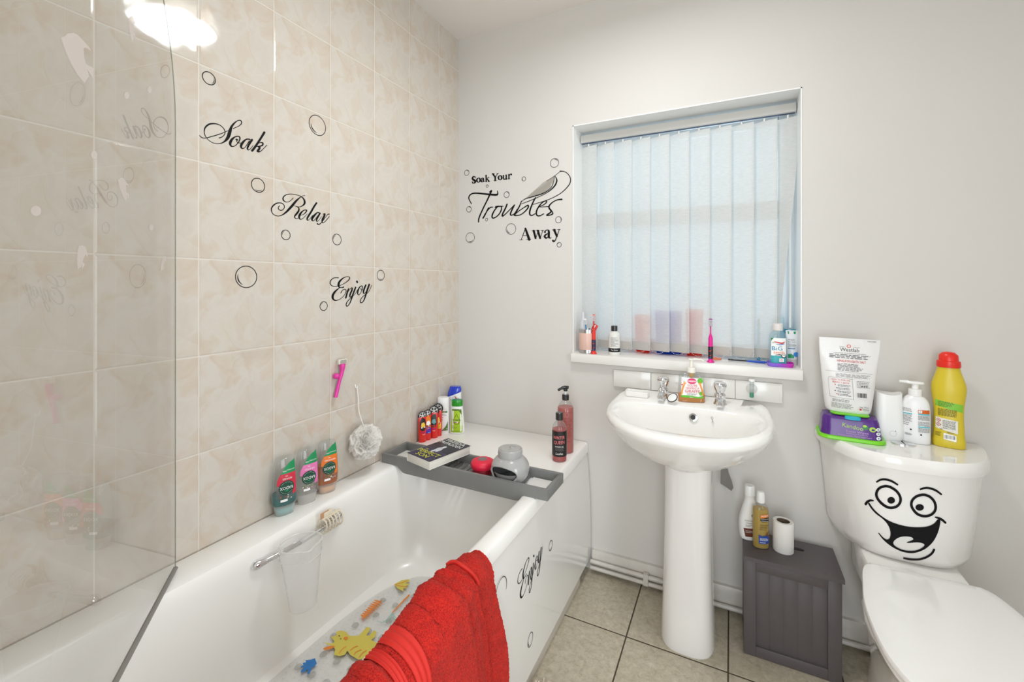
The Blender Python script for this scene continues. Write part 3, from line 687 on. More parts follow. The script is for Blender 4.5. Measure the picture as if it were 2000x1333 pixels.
# ================================================================ GLASS SHOWER SCREEN
gn = Vector((.64945, .76041, 0)); gt = Vector((.76041, -.64945, 0)); G0 = Vector((.044, -1.2738, 0))
scr = thing('shower_screen', 'frameless hinged glass shower screen with rounded top and frosted fish stickers', 'shower screen')
def gpt(s_, z, o=0): return tuple(G0 + gt * s_ + gn * o + Vector((0, 0, z)))
def ong(x, y):
    d = pray(x, y); t_ = ((-.94) - CAM.dot(gn)) / d.dot(gn); p = CAM + d * t_; return ((p - G0).dot(gt), p.z)
gl = clear('screen_glass', (242, 242, 241), .055, .09, (214, 211, 204), rough=.0)
R_ = .42; out = [(0, .556)] + [(0, z) for z in (.9, 1.2, 1.5)] + [(R_ - R_ * math.cos(a), 1.60 + R_ * math.sin(a)) for a in [PI / 2 * i / 14 for i in range(15)]] + [(.79, 2.02), (.79, .556)]
b = B(); V0 = [b.v(gpt(s_, z, -.0)) for s_, z in out]; b.f(V0)
b.build('glass_panel', gl, scr, recalc=False)
b = B(); edge = [gpt(s_, z, 0) for s_, z in out[:19]]; b.tube(edge, .0013, 6)
b.build('glass_edge', clear('glass_edge', (214, 220, 214), .08, .2, (190, 198, 190)), scr)
b = B(); b.tube([gpt(0, .5535), gpt(.775, .5535)], .0052, 8); b.build('bottom_seal', mat('grey_seal', (126, 122, 116), .3), scr)
B().box(-.012, .012, -.012, .012, .55, 2.03, .003, M=Matrix.Translation(Vector(gpt(.795, 0)))).build('hinge_post', chrome, scr)
fr_ = clear('frosted_sticker', (240, 232, 228), .02, .68, (240, 230, 226), rough=.4)
def gsf(o): return lambda x, y: (lambda q: gpt(q[0], q[1], .0006 if 0 else -.0008 * o))(ong(x, y))
def side(o): return lambda x, y: gpt(*ong(x, y), o)
SGN = 1 if (CAM - G0).dot(gn) > 0 else -1
fish = [((117,75),(125,72),(130,67),(142,66),(150,70),(160,80),(172,93),(176,101),(166,95),(161,96),(163,115),(166,127),(181,135),(180,155),(168,136),(172,150),(163,164),(150,148),(137,126),(127,104)),]
def fishpoly(cx, cy, k, kx=1, rot=0):
    c, s_ = math.cos(rot), math.sin(rot); P = []
    for x, y in fish[0]:
        x, y = (x - 150) * k * kx, (y - 115) * k; P.append((cx + x * c - y * s_, cy + x * s_ + y * c))
    return P
for cx, cy, k, kx, rt, lab in ((150, 113, 1, 1, 0, 'large frosted fish sticker'), (256, 56, .52, .5, .1, 'thin frosted fish sticker'), (240, 370, .46, .8, .05, 'small frosted fish sticker'), (156, 503, .46, .95, .5, 'frosted fish sticker at mid height'), (317, 515, .34, .5, .4, 'tiny frosted fish sticker')):
    b = B(); fill2d(b, fishpoly(cx, cy, k, kx, rt), side(SGN * .0012)); b.build('fish_sticker', fr_, scr, recalc=False)['label'] = lab
for x, y, rx, ry in ((68, 412, 10, 10), (182, 302, 6, 8), (246, 186, 4.5, 7), (291, 175, 3.5, 7), (294, 444, 4, 6)):
    b = B(); fill2d(b, [(x + rx * math.cos(2 * PI * i / 18), y + ry * math.sin(2 * PI * i / 18)) for i in range(18)], side(SGN * .0012)); b.build('dot_sticker', fr_, scr, recalc=False)

# ================================================================ PEDESTAL BASIN
bas = thing('pedestal_basin', 'white ceramic pedestal basin under the window with two chrome taps', 'basin', (1.079, 0, 0))
def dshape(w, d, r, z, y0=-.004, N=48, p=2.3):
    """back edge straight along the wall, bowed front"""
    P = []; w *= .98
    for i in range(N):
        a = 2 * PI * i / N; c, s_ = math.cos(a), math.sin(a)
        x = w * math.copysign(abs(c) ** (2 / p), c)
        if s_ >= 0:  y = y0 - r + r * abs(s_) ** (2 / 6.) if 0 else y0 - d * .42 + d * .42 * (abs(s_) ** (2 / 7.))
        else: y = y0 - d * .42 - d * .58 * (abs(s_) ** (2 / 2.15))
        if s_ >= 0: x = w * math.copysign(abs(c) ** (2 / 7.), c) * (1 - .06 * abs(s_))
        P.append((x, y, z(x, y) if callable(z) else z))
    return P
def bz(dz): return lambda x, y: .797 + dz + .045 * y
b = B()
b.rings([dshape(.080, .25, 0, .610, -.06), dshape(.115, .29, 0, .626, -.045), dshape(.175, .36, 0, .652, -.03), dshape(.228, .42, 0, .690, -.015), dshape(.258, .455, 0, .725, -.006), dshape(.268, .475, 0, bz(-.035)),
    dshape(.273, .484, 0, bz(-.022)), dshape(.272, .484, 0, bz(-.010)), dshape(.266, .476, 0, bz(-.002)), dshape(.258, .468, 0, bz(0))], True, False)
def bowl(w, d0, d1, z, p=2.4, N=48):
    P = []
    for i in range(N):
        a = 2 * PI * i / N; c, s_ = math.cos(a), math.sin(a)
        x = w * math.copysign(abs(c) ** (2 / p), c); ym = d0 + (d1 - d0) * .38
        y = -(ym - (ym - d0) * abs(s_) ** (2 / 3.2)) if s_ >= 0 else -(ym + (d1 - ym) * abs(s_) ** (2 / 2.1))
        if s_ >= 0: x = w * math.copysign(abs(c) ** (2 / 4.), c)
        P.append((x, y, z(x, y) if callable(z) else z))
    return P
rs = [dshape(.258, .468, 0, bz(0)), bowl(.240, .155, .448, bz(.0005)), bowl(.228, .163, .437, bz(-.006)), bowl(.218, .170, .425, bz(-.022)), bowl(.200, .182, .408, .735), bowl(.170, .200, .38, .69), bowl(.12, .225, .345, .655), bowl(.05, .26, .30, .645), bowl(.012, .275, .285, .643)]
b.rings(rs, False, True)
bmesh.ops.remove_doubles(b.bm, verts=b.bm.verts[:], dist=1e-5)
b.build('bowl', cer, bas, angle=60)
b = B()
def ped(w, d, z, y0): return se(w, d, 3.0, z, 36, .006, y0)
b.rings([ped(.086, .112, .0, -.185), ped(.088, .114, .008, -.185), ped(.084, .108, .10, -.18), ped(.079, .10, .3, -.172), ped(.077, .096, .5, -.166), ped(.078, .10, .612, -.165)])
b.build('pedestal', mat('pedestal_ceramic', (232, 229, 225), .14, coat=.5), bas)
ov = B(); ov.lathe([(.0135, 0), (.0135, .003), (.0085, .0035), (.0085, .001)], 0, 0, 20, cap0=True, cap1=True); ov.xf(Matrix.Translation((.022, -.180, .757)) @ Matrix.Rotation(math.radians(72), 4, 'X'))
ov.build('overflow', chrome, bas)
ov = B(); ov.lathe([(.0084, 0), (.0084, .0042)], 0, 0, 20); ov.xf(Matrix.Translation((.022, -.180, .757)) @ Matrix.Rotation(math.radians(72), 4, 'X')); ov.build('overflow_hole', mat('dark_hole', (30, 28, 26), .4), bas)
ov = B(); ov.ball((0, 0, 0), .005, 6); ov.tube([(0, 0, 0), (.002, -.004, -.014)], .002, 6); ov.xf(Matrix.Translation((.083, -.186, .765))); ov.build('chain_stay', chrome, bas)
for x in (-.090, .106):
    tb = B(); tb.lathe([(.022, 0), (.023, .004), (.020, .010), (.0175, .016), (.0175, .020), (.0165, .022), (.0185, .030), (.020, .036), (.0165, .042)], x, -.092, 24)
    tb.tube(cr([(x, -.10, .016), (x, -.125, .024), (x, -.15, .022), (x, -.165, .010)], 4), [.0115] * 5 + [.0105] * 8, 12); 
    tb.xf(Matrix.Translation((0, 0, .790))); tp = tb.build('tap', chrome, bas)
    hb = B()
    pr = [(.0125, .042), (.0165, .050), (.0205, .060), (.0235, .070), (.0235, .075), (.019, .080), (.010, .0825), (.0005, .083)]
    hb.rings([[(x + r * (1 - .07 * (abs(math.cos(3 * a)) if .045 < z < .079 else 0)) * math.cos(a), -.092 + r * (1 - .07 * (abs(math.cos(3 * a)) if .045 < z < .079 else 0)) * math.sin(a), z + .79) for a in [2 * PI * i / 36 for i in range(36)]] for r, z in pr])
    hb.build('tap_head', chrome, tp, angle=25)
t = thing('sink_plug', 'round black rimmed sink plug lying on the basin beside the left tap', 'plug', (1.030, -.150, .8085), 0, None, (math.radians(38), math.radians(-24), 0))
B().lathe([(.017, 0), (.019, .002), (.019, .004), (.0165, .0052)], n=24).build('plug_disc', plw, t)
B().tube([(.0178 * math.cos(a), .0178 * math.sin(a), .004) for a in [2 * PI * i / 24 for i in range(24)]], .0019, 6, closed=True).build('rubber_ring', blk, t)
# upstand of white tiles behind the basin
t = thing('splashback', 'row of white tiles fixed to the wall behind the basin', 'splashback')
for k in range(4):
    x0 = .779 + k * .1517; b = B(); b.box(x0 + .0007, x0 + .151, -.010, -.0005, .7985, .868, .0012); b.build('tile', mat('white_tile', (226, 223, 218), .18, coat=.4, noise=.02, nscale=12), t)
t = thing('torn_wallpaper', 'grey torn flap hanging off the wall behind the pedestal', 'wall flap')
b = B(); pts = [(1.19, .56), (1.205, .565), (1.212, .52), (1.223, .49), (1.228, .468), (1.222, .455), (1.20, .468), (1.185, .475)]
b.prism([(p[0], p[1]) for p in pts], 1, -.018, -.016); b.build('flap', mat('grey_flap', (128, 122, 118), .7), t)
# ================================================================ TOILET
TX = 1.694
toi = thing('toilet', 'white close-coupled toilet with a smiling face stuck on its cistern', 'toilet', (TX, 0, 0))
def bow(w, d, z, y0=-.012, r=.03, N=44):
    """flat back, bowed front"""
    P = []
    for i in range(N):
        t = -PI / 2 + PI * i / (N - 1); x = w * math.sin(t); e = abs(x) / w
        P.append((x, y0 - d * max(0, 1 - e ** 3) ** .6, z))
    P += [(w * .985, y0 + .004, z), (0, y0 + .006, z), (-w * .985, y0 + .004, z)]
    return P
b = B(); b.rings([bow(.148, .140, .400), bow(.166, .165, .41), bow(.178, .182, .44), bow(.188, .198, .56), bow(.200, .214, .693)]); cis = b.build('cistern', cer, toi)
b = B(); b.rings([bow(.204, .226, .694, -.008), bow(.211, .236, .697, -.006), bow(.213, .240, .712, -.005), bow(.211, .237, .727, -.006), bow(.204, .229, .735, -.009)]); b.build('cistern_lid', cer, toi)
b = B(); b.lathe([(.024, .734), (.024, .738), (.021, .7395), (.001, .7385)], .0, -.105, 28, 1.25, .8); bt = b.build('flush_button', chrome, toi)
b = B(); b.box(-.0006, .0006, -.123, -.087, .7385, .7400); b.build('button_split', blk, bt)
def pan_ring(w, l0, l1, z, p=2.2, N=40, back=.8):
    P = []
    for i in range(N):
        a = 2 * PI * i / N; c, s_ = math.cos(a), math.sin(a); ym = l0 - (l0 - l1) * .42
        x = w * math.copysign(abs(c) ** (2 / p), c)
        if s_ >= 0: y = ym + (l0 - ym) * abs(s_) ** (2 / 3.5); x *= 1 - (1 - back) * max(0, (y - ym) / (l0 - ym)) ** 2
        else: y = ym - (ym - l1) * abs(s_) ** (2 / 2.1)
        P.append((x, y, z))
    return P
b = B()
b.rings([pan_ring(.105, -.09, -.46, 0, back=1), pan_ring(.108, -.09, -.47, .01, back=1), pan_ring(.098, -.09, -.45, .10, back=1), pan_ring(.11, -.09, -.50, .2, back=1), pan_ring(.140, -.16, -.66, .30, back=.7), pan_ring(.168, -.22, -.76, .36, back=.6), pan_ring(.174, -.24, -.785, .385, back=.6), pan_ring(.170, -.245, -.78, .395, back=.6)])
b.box(-.115, .115, -.262, -.03, .30, .404, .012); b.build('pan', cer, toi)
LP = [(-.262, .120), (-.285, .136), (-.32, .148), (-.38, .160), (-.45, .173), (-.52, .178), (-.60, .177), (-.66, .168), (-.71, .150), (-.75, .122), (-.78, .085), (-.797, .04), (-.802, .0)]
def lid_ring(ins, z, N=13):
    L_ = cr([(y, w) for y, w in LP], 3); Rr = []
    for y, w in L_: Rr.append((max(0, w - ins), y - ins if y > -.27 else min(y, -.27) + (ins if y < -.78 else 0)))
    P = [(w, y, z) for w, y in Rr] + [(-w, y, z) for w, y in Rr[-2::-1]]
    return P
b = B(); b.rings([lid_ring(.008, .397), lid_ring(.003, .400), lid_ring(.003, .408), lid_ring(.007, .411)]); b.build('seat', mat('seat_plastic', (238, 237, 234), .2, coat=.3), toi)
b = B(); b.rings([lid_ring(.006, .4125), lid_ring(0, .416), lid_ring(0, .423), lid_ring(.002, .427), lid_ring(.008, .4295), lid_ring(.03, .4305)]); b.build('seat_lid', MATS['seat_plastic'], toi)
for x in (-.075, .075): B().tube([(x - .018, -.252, .412), (x + .018, -.252, .412)], .009, 12).build('hinge', plw, toi)
# face on the curved cistern front, laid on the real surface
def surf_decal(obj, origin):
    me = obj.data; bv = BVHTree.FromPolygons([v.co.copy() for v in me.vertices], [tuple(p.vertices) for p in me.polygons])
    def fn(px, py, off=.0012):
        d = pray(px, py).normalized(); o = CAM - Vector(origin); h = bv.ray_cast(o, d, 20)
        if h[0] is None: return tuple(o + d * 2)
        n = h[1] if h[1].dot(d) < 0 else -h[1]; return tuple(h[0] + n * off)
    return fn
cf = surf_decal(cis, (TX, 0, 0)); F = S(7.015, 1670, 920)
def fs(x, y): return cf(*F(x, y))
b = B()
for st in ([(300,150,24),(350,122,28),(420,118,30),(500,140,30),(580,188,24)], [(895,252,24),(950,235,28),(1010,235,30),(1100,265,30),(1178,320,24)],
    [(150,455,36),(170,425,34),(210,405,30),(250,408,20)], [(1100,635,20),(1140,645,30),(1190,670,32),(1235,710,28)], [(670,1195,24),(760,1210,28),(880,1210,28),(980,1180,30),(1050,1130,30),(1080,1080,32)]): stroke2d(b, st, fs, 1, 6)
for pts in ([(405,210),(330,240),(293,310),(310,380),(370,450),(440,495),(510,505),(580,480),(620,420),(615,350),(570,280),(500,230),(450,212)], [(915,328),(840,350),(785,400),(770,460),(790,520),(840,580),(900,612),(970,620),(1040,600),(1090,550),(1102,485),(1080,415),(1030,360),(970,332)]):
    stroke2d(b, [(x, y, 36) for x, y in pts], fs, 1, 5, closed=True)
for cx, cy, rx, ry in ((495, 403, 52, 46), (884, 500, 57, 45)): fill2d(b, [(cx + rx * math.cos(2 * PI * i / 24), cy + ry * math.sin(2 * PI * i / 24)) for i in range(24)], fs, step=25)
mo = [(180,445),(200,440),(240,500),(300,565),(380,630),(480,690),(600,735),(740,765),(880,772),(1000,758),(1080,720),(1130,665),(1165,670),(1160,740),(1130,850),(1080,950),(1020,1020),(940,1080),(830,1120),(740,1125),(640,1105),(540,1060),(450,1000),(380,935),(330,870),(318,850),(335,855),(380,905),(430,938),(465,930),(480,900),(485,850),(470,780),(430,710),(370,650),(290,590),(225,520)]
to = [(525,975),(560,935),(620,905),(700,898),(770,908),(797,935),(770,955),(720,972),(710,985),(760,985),(850,980),(920,990),(950,1015),(920,1050),(850,1085),(760,1095),(670,1085),(590,1055),(535,1015)]
fill2d(b, cr(mo, 3, True), fs, [cr(to, 3, True)], step=45)
b.build('face_sticker', vinyl, toi, recalc=False)['label'] = 'black smiling cartoon face'
# ================================================================ STORAGE BOX
gw_ = mat('grey_painted_wood', (86, 80, 81), .42, noise=.03, nscale=25, bump=.2, bscale=40)
t = thing('storage_box', 'slim grey painted wooden storage box beside the toilet', 'storage box', (1.258, -.028, 0))
b = B(); b.box(0, .265, -.155, 0, .001, .312, .001); b.build('carcass', gw_, t)
b = B(); b.box(0, .035, -.172, -.1555, .001, .312, .001); b.box(.230, .266, -.172, -.1555, .001, .312, .001); b.box(.035, .230, -.172, -.1555, .282, .312, .001); b.box(.035, .230, -.172, -.1555, .001, .035, .001); b.build('front_frame', gw_, t)
b = B()
for k in range(5): b.box(.035 + k * .039, .035 + (k + 1) * .039, -.166, -.1556, .035, .282, .0004)
b.build('front_board', gw_, t)
ld = Lab(lambda u, v, o: (u, v, .327 + o)); b = B()
o1 = [(-.001, -.178), (.272, -.178), (.272, .002), (-.001, .002)]
sl = [(.150 + .033 * c, -.055 + .0095 * s_) for c, s_ in [(math.copysign(abs(math.cos(a)) ** .4, math.cos(a)), math.copysign(abs(math.sin(a)) ** .8, math.sin(a))) for a in [2 * PI * i / 24 for i in range(24)]]]
fill2d(b, o1, lambda x, y: (x, y, .327), [sl]); fill2d(b, o1, lambda x, y: (x, y, .3135), [sl])
for ring in (o1, sl):
    n = len(ring)
    for i in range(n):
        p, q = ring[i], ring[(i + 1) % n]; b.f([b.v((p[0], p[1], .3135)), b.v((q[0], q[1], .3135)), b.v((q[0], q[1], .327)), b.v((p[0], p[1], .327))])
bmesh.ops.remove_doubles(b.bm, verts=b.bm.verts[:], dist=1e-5)
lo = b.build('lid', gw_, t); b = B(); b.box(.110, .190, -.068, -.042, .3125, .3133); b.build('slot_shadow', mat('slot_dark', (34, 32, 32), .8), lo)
# ================================================================ BOTTLES AND SMALL THINGS
DZ = .5462
def liquid(name, col, body=.62, tint=None): return clear(name, tuple(int(c * .55 + 255 * .45) for c in col), .04, .74, col)
# --- three upside-down shower gels on the bath edge
darkg = mat('dark_green_print', (20, 62, 48), .4)
for i, (y, liq, lv, blk_c, lab, lean) in enumerate(((-.983, (20, 140, 138), (.030, .064), (206, 46, 70), 'upside-down clear shower gel bottle with teal gel and a crimson label', 20), (-.906, None, None, (226, 120, 178), 'upside-down empty clear shower gel bottle with a pink label', 20), (-.829, (226, 128, 30), (.012, .090), (232, 120, 40), 'upside-down shower gel bottle with orange gel and an orange label', 20))):
    t = thing('shower_gel_bottle', lab, 'bottle', (.0335, y, DZ), math.radians(70), 'upside-down shower gels on the bath edge')
    bd = Body([(.030, .030, .019, 2.4), (.034, .0335, .0205, 2.4), (.06, .0345, .021, 2.4), (.10, .033, .020, 2.4), (.14, .030, .0175, 2.5), (.160, .0265, .0145, 2.6), (.1665, .024, .012, 2.8), (.168, .020, .009, 2.8)])
    bd.mesh(B()).build('body', clearp, t)
    B().rings([se(.024, .0155, 2.4, 0), se(.0255, .0165, 2.4, .0015), se(.029, .0185, 2.4, .028), se(.029, .0185, 2.4, .0296)]).build('cap', clear('milky_cap', (248, 248, 247), .06, .42, (248, 248, 246)), t)
    if liq:
        bd.mesh(B(), .0305, lv[1], .0012).build('gel', liquid('gel%d' % i, liq, .75), t)
        B().rings([se(.0205, .013, 2.4, .004), se(.025, .016, 2.4, .022)]).build('gel_in_cap', mat('gelc%d' % i, tuple(int(c * .6 + 90) for c in liq), .2), t)
    L = Lab(bd.fn); c1 = mat('gel_label%d' % i, blk_c, .45); g2 = mat('label_green', (20, 142, 84), .45)
    L.poly([(-.026, .052), (-.027, .09), (-.020, .118), (-.004, .142), (.012, .155), (.027, .160), (.0285, .13), (.029, .10), (.028, .066), (.018, .048), (.002, .045)], clear('label_film', (238, 238, 238), .06, .12, (228, 228, 228)), .012)
    L.poly([(-.016, .122), (-.004, .142), (.010, .154), (.0265, .160), (.0275, .124)], g2, .01)
    L.poly([(-.025, .092), (-.024, .106), (-.016, .123), (.0278, .124), (.029, .09), (.0278, .062), (.016, .060), (.018, .08), (-.005, .085)], c1, .01)
    L.text('100%', -.004, .131, .0055, wht, rot=PI); L.text('NATURAL', .012, .133, .0048, wht, rot=PI)
    L.text('FEEL', 0, .1165, .004, wht, rot=PI); L.text(('REVIVED', 'UPLIFTED', 'REFRESHED')[i], .002, .109, .0068, wht, rot=PI)
    L.disc(.0, .083, .0205, darkg); L.disc(.0, .083, .0185, mat('mid_green_print', (18, 76, 58), .4))
    for k in range(9):
        for sg in (0, PI):
            a = sg + PI / 2 + (k - 4) * .24; L.disc(.0165 * math.cos(a), .083 + .0165 * math.sin(a), .0007, wht, n=6); L.lay -= 1
    L.text('RADOX', 0, .083, .0125, wht, w=.034, rot=PI)
    L.poly([(-.006, .075), (0, .072), (.006, .075), (0, .077)], g2)
    for k in range(14):
        L.disc(-.018 + .036 * random.random(), .050 + .013 * random.random(), .0018, random.choice([grn, wht, c1, mat('leaf_print', (120, 176, 70), .5)]), .0012, 8); L.lay -= 1
    L.up().rect(-.016, .002, .044, .051, wht)
    L.build(t)
# --- four novelty hair-wash tubes with wheel-shaped tops
redm = mat('red_tube', (226, 34, 24), .3, coat=.3)
for i, (x, y, band, h, rz, lab) in enumerate(((.026, -.322, None, .128, 58, 'red tube with a wheel-shaped top and black buggy picture, nearest the tray'), (.030, -.292, (34, 44, 190), .128, 62, 'blue and red tube with an orange picture, second of the wheel-topped tubes'), (.040, -.258, (40, 110, 100), .135, 30, 'red tube with wheel-shaped top and a teal car picture'), (.040, -.228, (236, 190, 50), .138, 26, 'red tube with yellow band and wheel-shaped top beside the white bottle'))):
    t = thing('bath_wash_tube', lab, 'tube', (x, y, DZ), math.radians(rz), 'wheel-topped tubes in the corner of the bath')
    bd = Body([(.018, .0165, .0125, 2), (.035, .0172, .0125, 2), (.07, .0175, .0095, 2), (.10, .0175, .0045, 2.2), (h - .022, .0175, .0012, 3)], 3)
    bd.mesh(B()).build('body', redm, t)
    B().rings([se(.0155, .0125, 2, 0), se(.0168, .0132, 2, .0015), se(.0165, .0128, 2, .018)]).build('cap', redm, t)
    zc = h - .016
    wr = 1.0 if i < 2 else 1.18
    B().lathe([(.0195 * wr, -.0009), (.0198 * wr, 0), (.0195 * wr, .0009)], 0, 0, 32).xf(Matrix.Translation((0, 0, zc)) @ Matrix.Rotation(PI / 2, 4, 'X')).build('wheel_top', blk, t)
    L = Lab(lambda u, v, o: (u * wr, -.0010 - o, v * wr + zc))
    L.disc(0, 0, .0148, mat('wheel_grey', (60, 58, 58), .4)); L.disc(0, 0, .0135, mat('wheel_silver', (214, 214, 212), .35)); L.disc(0, 0, .0118, blk)
    for k in range(5):
        a = PI / 2 + k * 2 * PI / 5; L.stroke([(.002 * math.cos(a), .002 * math.sin(a), .003), (.0125 * math.cos(a), .0125 * math.sin(a), .0048)], MATS['wheel_silver']); L.lay -= 1
    L.up().disc(0, 0, .0036, MATS['wheel_silver'])
    for k, ch in enumerate('WHEELS'):
        a = math.radians(150 - k * 24); L.text(ch, .0170 * math.cos(a), .0170 * math.sin(a), .0048, wht, rot=a - PI / 2); L.lay -= 1
    L.build(t, 'wheel_print')
    L = Lab(bd.fn); yb = mat('yellow_print', (240, 200, 60), .4)
    if band: L.rect(-.0165, .0165, .030 if i < 3 else .034, .058 if i < 3 else .062, mat('tube_band%d' % i, band if i != 2 else (226, 34, 24), .4))
    bc = ((30, 26, 24), (230, 130, 40), (50, 60, 58), (196, 30, 30))[i]; mm = mat('tube_pic%d' % i, bc, .4)
    L.poly([(-.014, .056), (-.015, .085), (-.006, .102), (.008, .106), (.014, .088), (.0145, .064), (.008, .05), (-.006, .048)], mm, .009)
    L.poly([(-.010, .068), (-.006, .082), (.006, .084), (.011, .070), (.004, .062)], (yb, wht, mat('teal_print', (110, 170, 170), .4), yb)[i], .006)
    L.disc(-.006, .063, .0032, (wht, blk, blk, wht)[i]); L.disc(.007, .064, .0030, (wht, blk, blk, wht)[i])
    L.text('WASH', 0, .042, .0075, mat('purple_print', (110, 50, 170), .4) if i in (0, 2) else (redp if i == 1 else blk), w=.022); L.text('bath', .002, .034, .006, wht if i != 3 else blk)
    L.build(t)
# --- white body wash, shampoo with green cap, shampoo with blue cap
t = thing('body_wash_bottle', 'slim white body wash bottle with an olive band and leaf corner', 'bottle', (.037, -.182, DZ), math.radians(24))
bd = Body([(0, .026, .018, 2.6), (.002, .0275, .0195, 2.6), (.03, .028, .02, 2.6), (.09, .027, .019, 2.6), (.118, .0255, .018, 2.5), (.119, .0255, .018, 2.5)], 3); bd.mesh(B()).build('body', plw, t)
B().rings([se(.0262, .0185, 2.5, .1195), se(.0262, .0185, 2.4, .158), se(.0245, .0165, 2.4, .1615)]).build('cap', plw, t)
L = Lab(bd.fn); ol = mat('olive_print', (98, 120, 66), .5)
L.rect(-.020, .021, .094, .102, ol).text('body wash', 0, .098, .006, wht).lines(-.018, .018, .082, .090, 2, gryp, .4).rect(-.018, .004, .073, .0745, mat('plum_print', (120, 50, 90), .5)).lines(-.018, .002, .058, .069, 3, gryp, .35)
L.poly([(-.004, .014), (.023, .014), (.024, .056), (.014, .034), (.004, .022)], ol, .01); L.text('75', .018, .021, .006, wht); L.stroke([(-.02, .110, .0006), (.01, .112, .0006), (.02, .108, .0006)], gryp); L.build(t)
t = thing('shampoo_bottle', 'white shampoo bottle with lime label, droplet emblem and green flip cap', 'bottle', (.098, -.160, DZ), math.radians(24))
bd = Body([(0, .031, .018, 2.8), (.003, .0335, .0205, 2.8), (.02, .034, .021, 2.8), (.06, .031, .019, 2.6), (.10, .0275, .0175, 2.4), (.118, .0255, .0165, 2.2), (.124, .0235, .0155, 2.2)]); bd.mesh(B()).build('body', plw, t)
gc = mat('green_cap', (34, 146, 30), .3, coat=.3)
cp = B().rings([se(.0245, .0165, 2.3, .1245), se(.0252, .0172, 2.3, .127), se(.0250, .0170, 2.3, .1485), se(.0238, .0158, 2.3, .152)]).build('cap', gc, t)
B().rings([se(.02535, .01735, 2.3, .1425), se(.02535, .01735, 2.3, .1431)]).build('cap_seam', mat('green_dark', (20, 100, 20), .4), cp)
L = Lab(bd.fn); lime = mat('lime_label', (166, 204, 30), .4)
L.poly([(-.027, .008), (.027, .008), (.0285, .03), (.0255, .07), (.0225, .112), (-.0225, .112), (-.0255, .07), (-.0285, .03)], lime, .012)
L.poly([(-.0225, .105), (.0225, .105), (.0222, .1125), (-.0222, .1125)], mat('label_olive', (90, 120, 30), .4)); L.poly([(.010, .105), (.0215, .105), (.023, .085)], mat('label_olive', (90, 120, 30)))
L.stroke([(0, .092, .0012), (-.006, .078, .0012), (-.0135, .066, .0012), (-.0145, .056, .0012), (-.009, .047, .0012), (0, .044, .0012), (.009, .047, .0012), (.0145, .056, .0012), (.0135, .066, .0012), (.006, .078, .0012), (0, .092, .0012)], blk)
for k, c in enumerate(((200, 40, 40), (60, 100, 190), (210, 180, 50), (240, 240, 240), (200, 50, 60))): L.disc(-.009 + k * .0045, .052 + (k % 2) * .002, .0026, mat('dot%d' % k, c, .4), n=10); L.lay -= 1
L.up().text('Vosene', 0, .0645, .0125, blk, w=.036).text('KIDS', 0, .056, .006, wht).text('3in1', -.014, .037, .006, blk).text('shampoo', -.008, .030, .0065, blk).lines(-.022, .018, .012, .016, 1, ol, .5); L.build(t)
t = thing('shampoo_bottle', 'white shampoo bottle with slanted blue cap, tallest in the corner', 'bottle', (.040, -.098, DZ), math.radians(20))
bd = Body([(0, .030, .017, 2.8), (.003, .0325, .019, 2.8), (.06, .034, .020, 2.6), (.12, .034, .019, 2.6), (.150, .0335, .018, 2.6), (.152, .033, .0175, 2.6)]); 
def slant(z): return lambda q: (q[0], q[1], q[2] + .42 * q[0]) if q[2] > z else q
bm_ = B(); bd.mesh(bm_); 
for v in bm_.bm.verts:
    if v.co.z > .13: v.co.z += .38 * v.co.x + .004
bm_.build('body', plw, t)
cb_ = B(); cb_.rings([se(.0335, .018, 2.6, .157), se(.032, .0172, 2.7, .175), se(.026, .014, 3, .193), se(.024, .0125, 3, .195)])
for v in cb_.bm.verts:
    k = max(0, min(1, (.195 - v.co.z) / .038)); v.co.z += .40 * v.co.x * k; v.co.x += .006 * (1 - k)
cb_.build('cap', mat('blue_cap', (20, 56, 190), .12, coat=.7), t)
L = Lab(bd.fn); L.disc(.018, .148, .011, mat('red_dot', (214, 30, 60), .3, coat=.4), .009); L.text('head', -.002, .134, .011, blk).stroke([(-.006, .141, .0012), (.004, .149, .0008), (.010, .152, .0006)], blk); L.build(t)
# --- winter shower gel and pump bottle at the end of the bath
t = thing('shower_gel_bottle', 'clear bottle of red shower gel with black label and black flip cap', 'bottle', (.626, -.246, DZ), math.radians(28))
bd = Body([(0, .0255, .0255, 2), (.003, .0275, .0275, 2), (.02, .0278, .0278, 2), (.11, .0278, .0278, 2), (.132, .026, .026, 2), (.146, .018, .018, 2), (.152, .0135, .0135, 2), (.157, .013, .013, 2)], 3)
bd.mesh(B()).build('body', clearp, t); bd.mesh(B(), .003, .122, .0012).build('gel', liquid('red_gel', (224, 92, 88), .8), t)
bc_ = B(); cyl(bc_, .0145, .1555, .184, bev=.002); bc_.build('cap', mat('black_cap', (30, 28, 28), .22, coat=.4), t)
L = Lab(bd.fn); L.rect(-.046, .046, .022, .118, blk, 20, 2); pk = mat('pink_print', (236, 130, 130), .5)
L.text('WINTER', -.006, .094, .018, pk, w=.048, rot=.05).text('QUEEN', -.004, .076, .018, pk, w=.042, rot=.05).text('SHOWER GEL', -.004, .060, .0072, wht, w=.034).lines(-.020, .020, .044, .056, 4, gryp, .4).text('Lusha', -.004, .034, .012, wht, shear=.2).lines(.026, .044, .045, .108, 12, gryp, .4, .1); L.build(t)
t = thing('pump_bottle', 'tall clear pump bottle of pink body wash with black pump, beside the back wall', 'bottle', (.617, -.150, DZ), math.radians(30))
bd = Body([(0, .030, .030, 2), (.003, .0325, .0325, 2), (.02, .033, .033, 2), (.16, .033, .033, 2), (.183, .0305, .0305, 2), (.199, .021, .021, 2), (.206, .014, .014, 2), (.211, .0135, .0135, 2)], 3)
bd.mesh(B()).build('body', clearp, t); bd.mesh(B(), .003, .182, .0012).build('liquid', liquid('pink_wash', (226, 126, 118), .72), t)
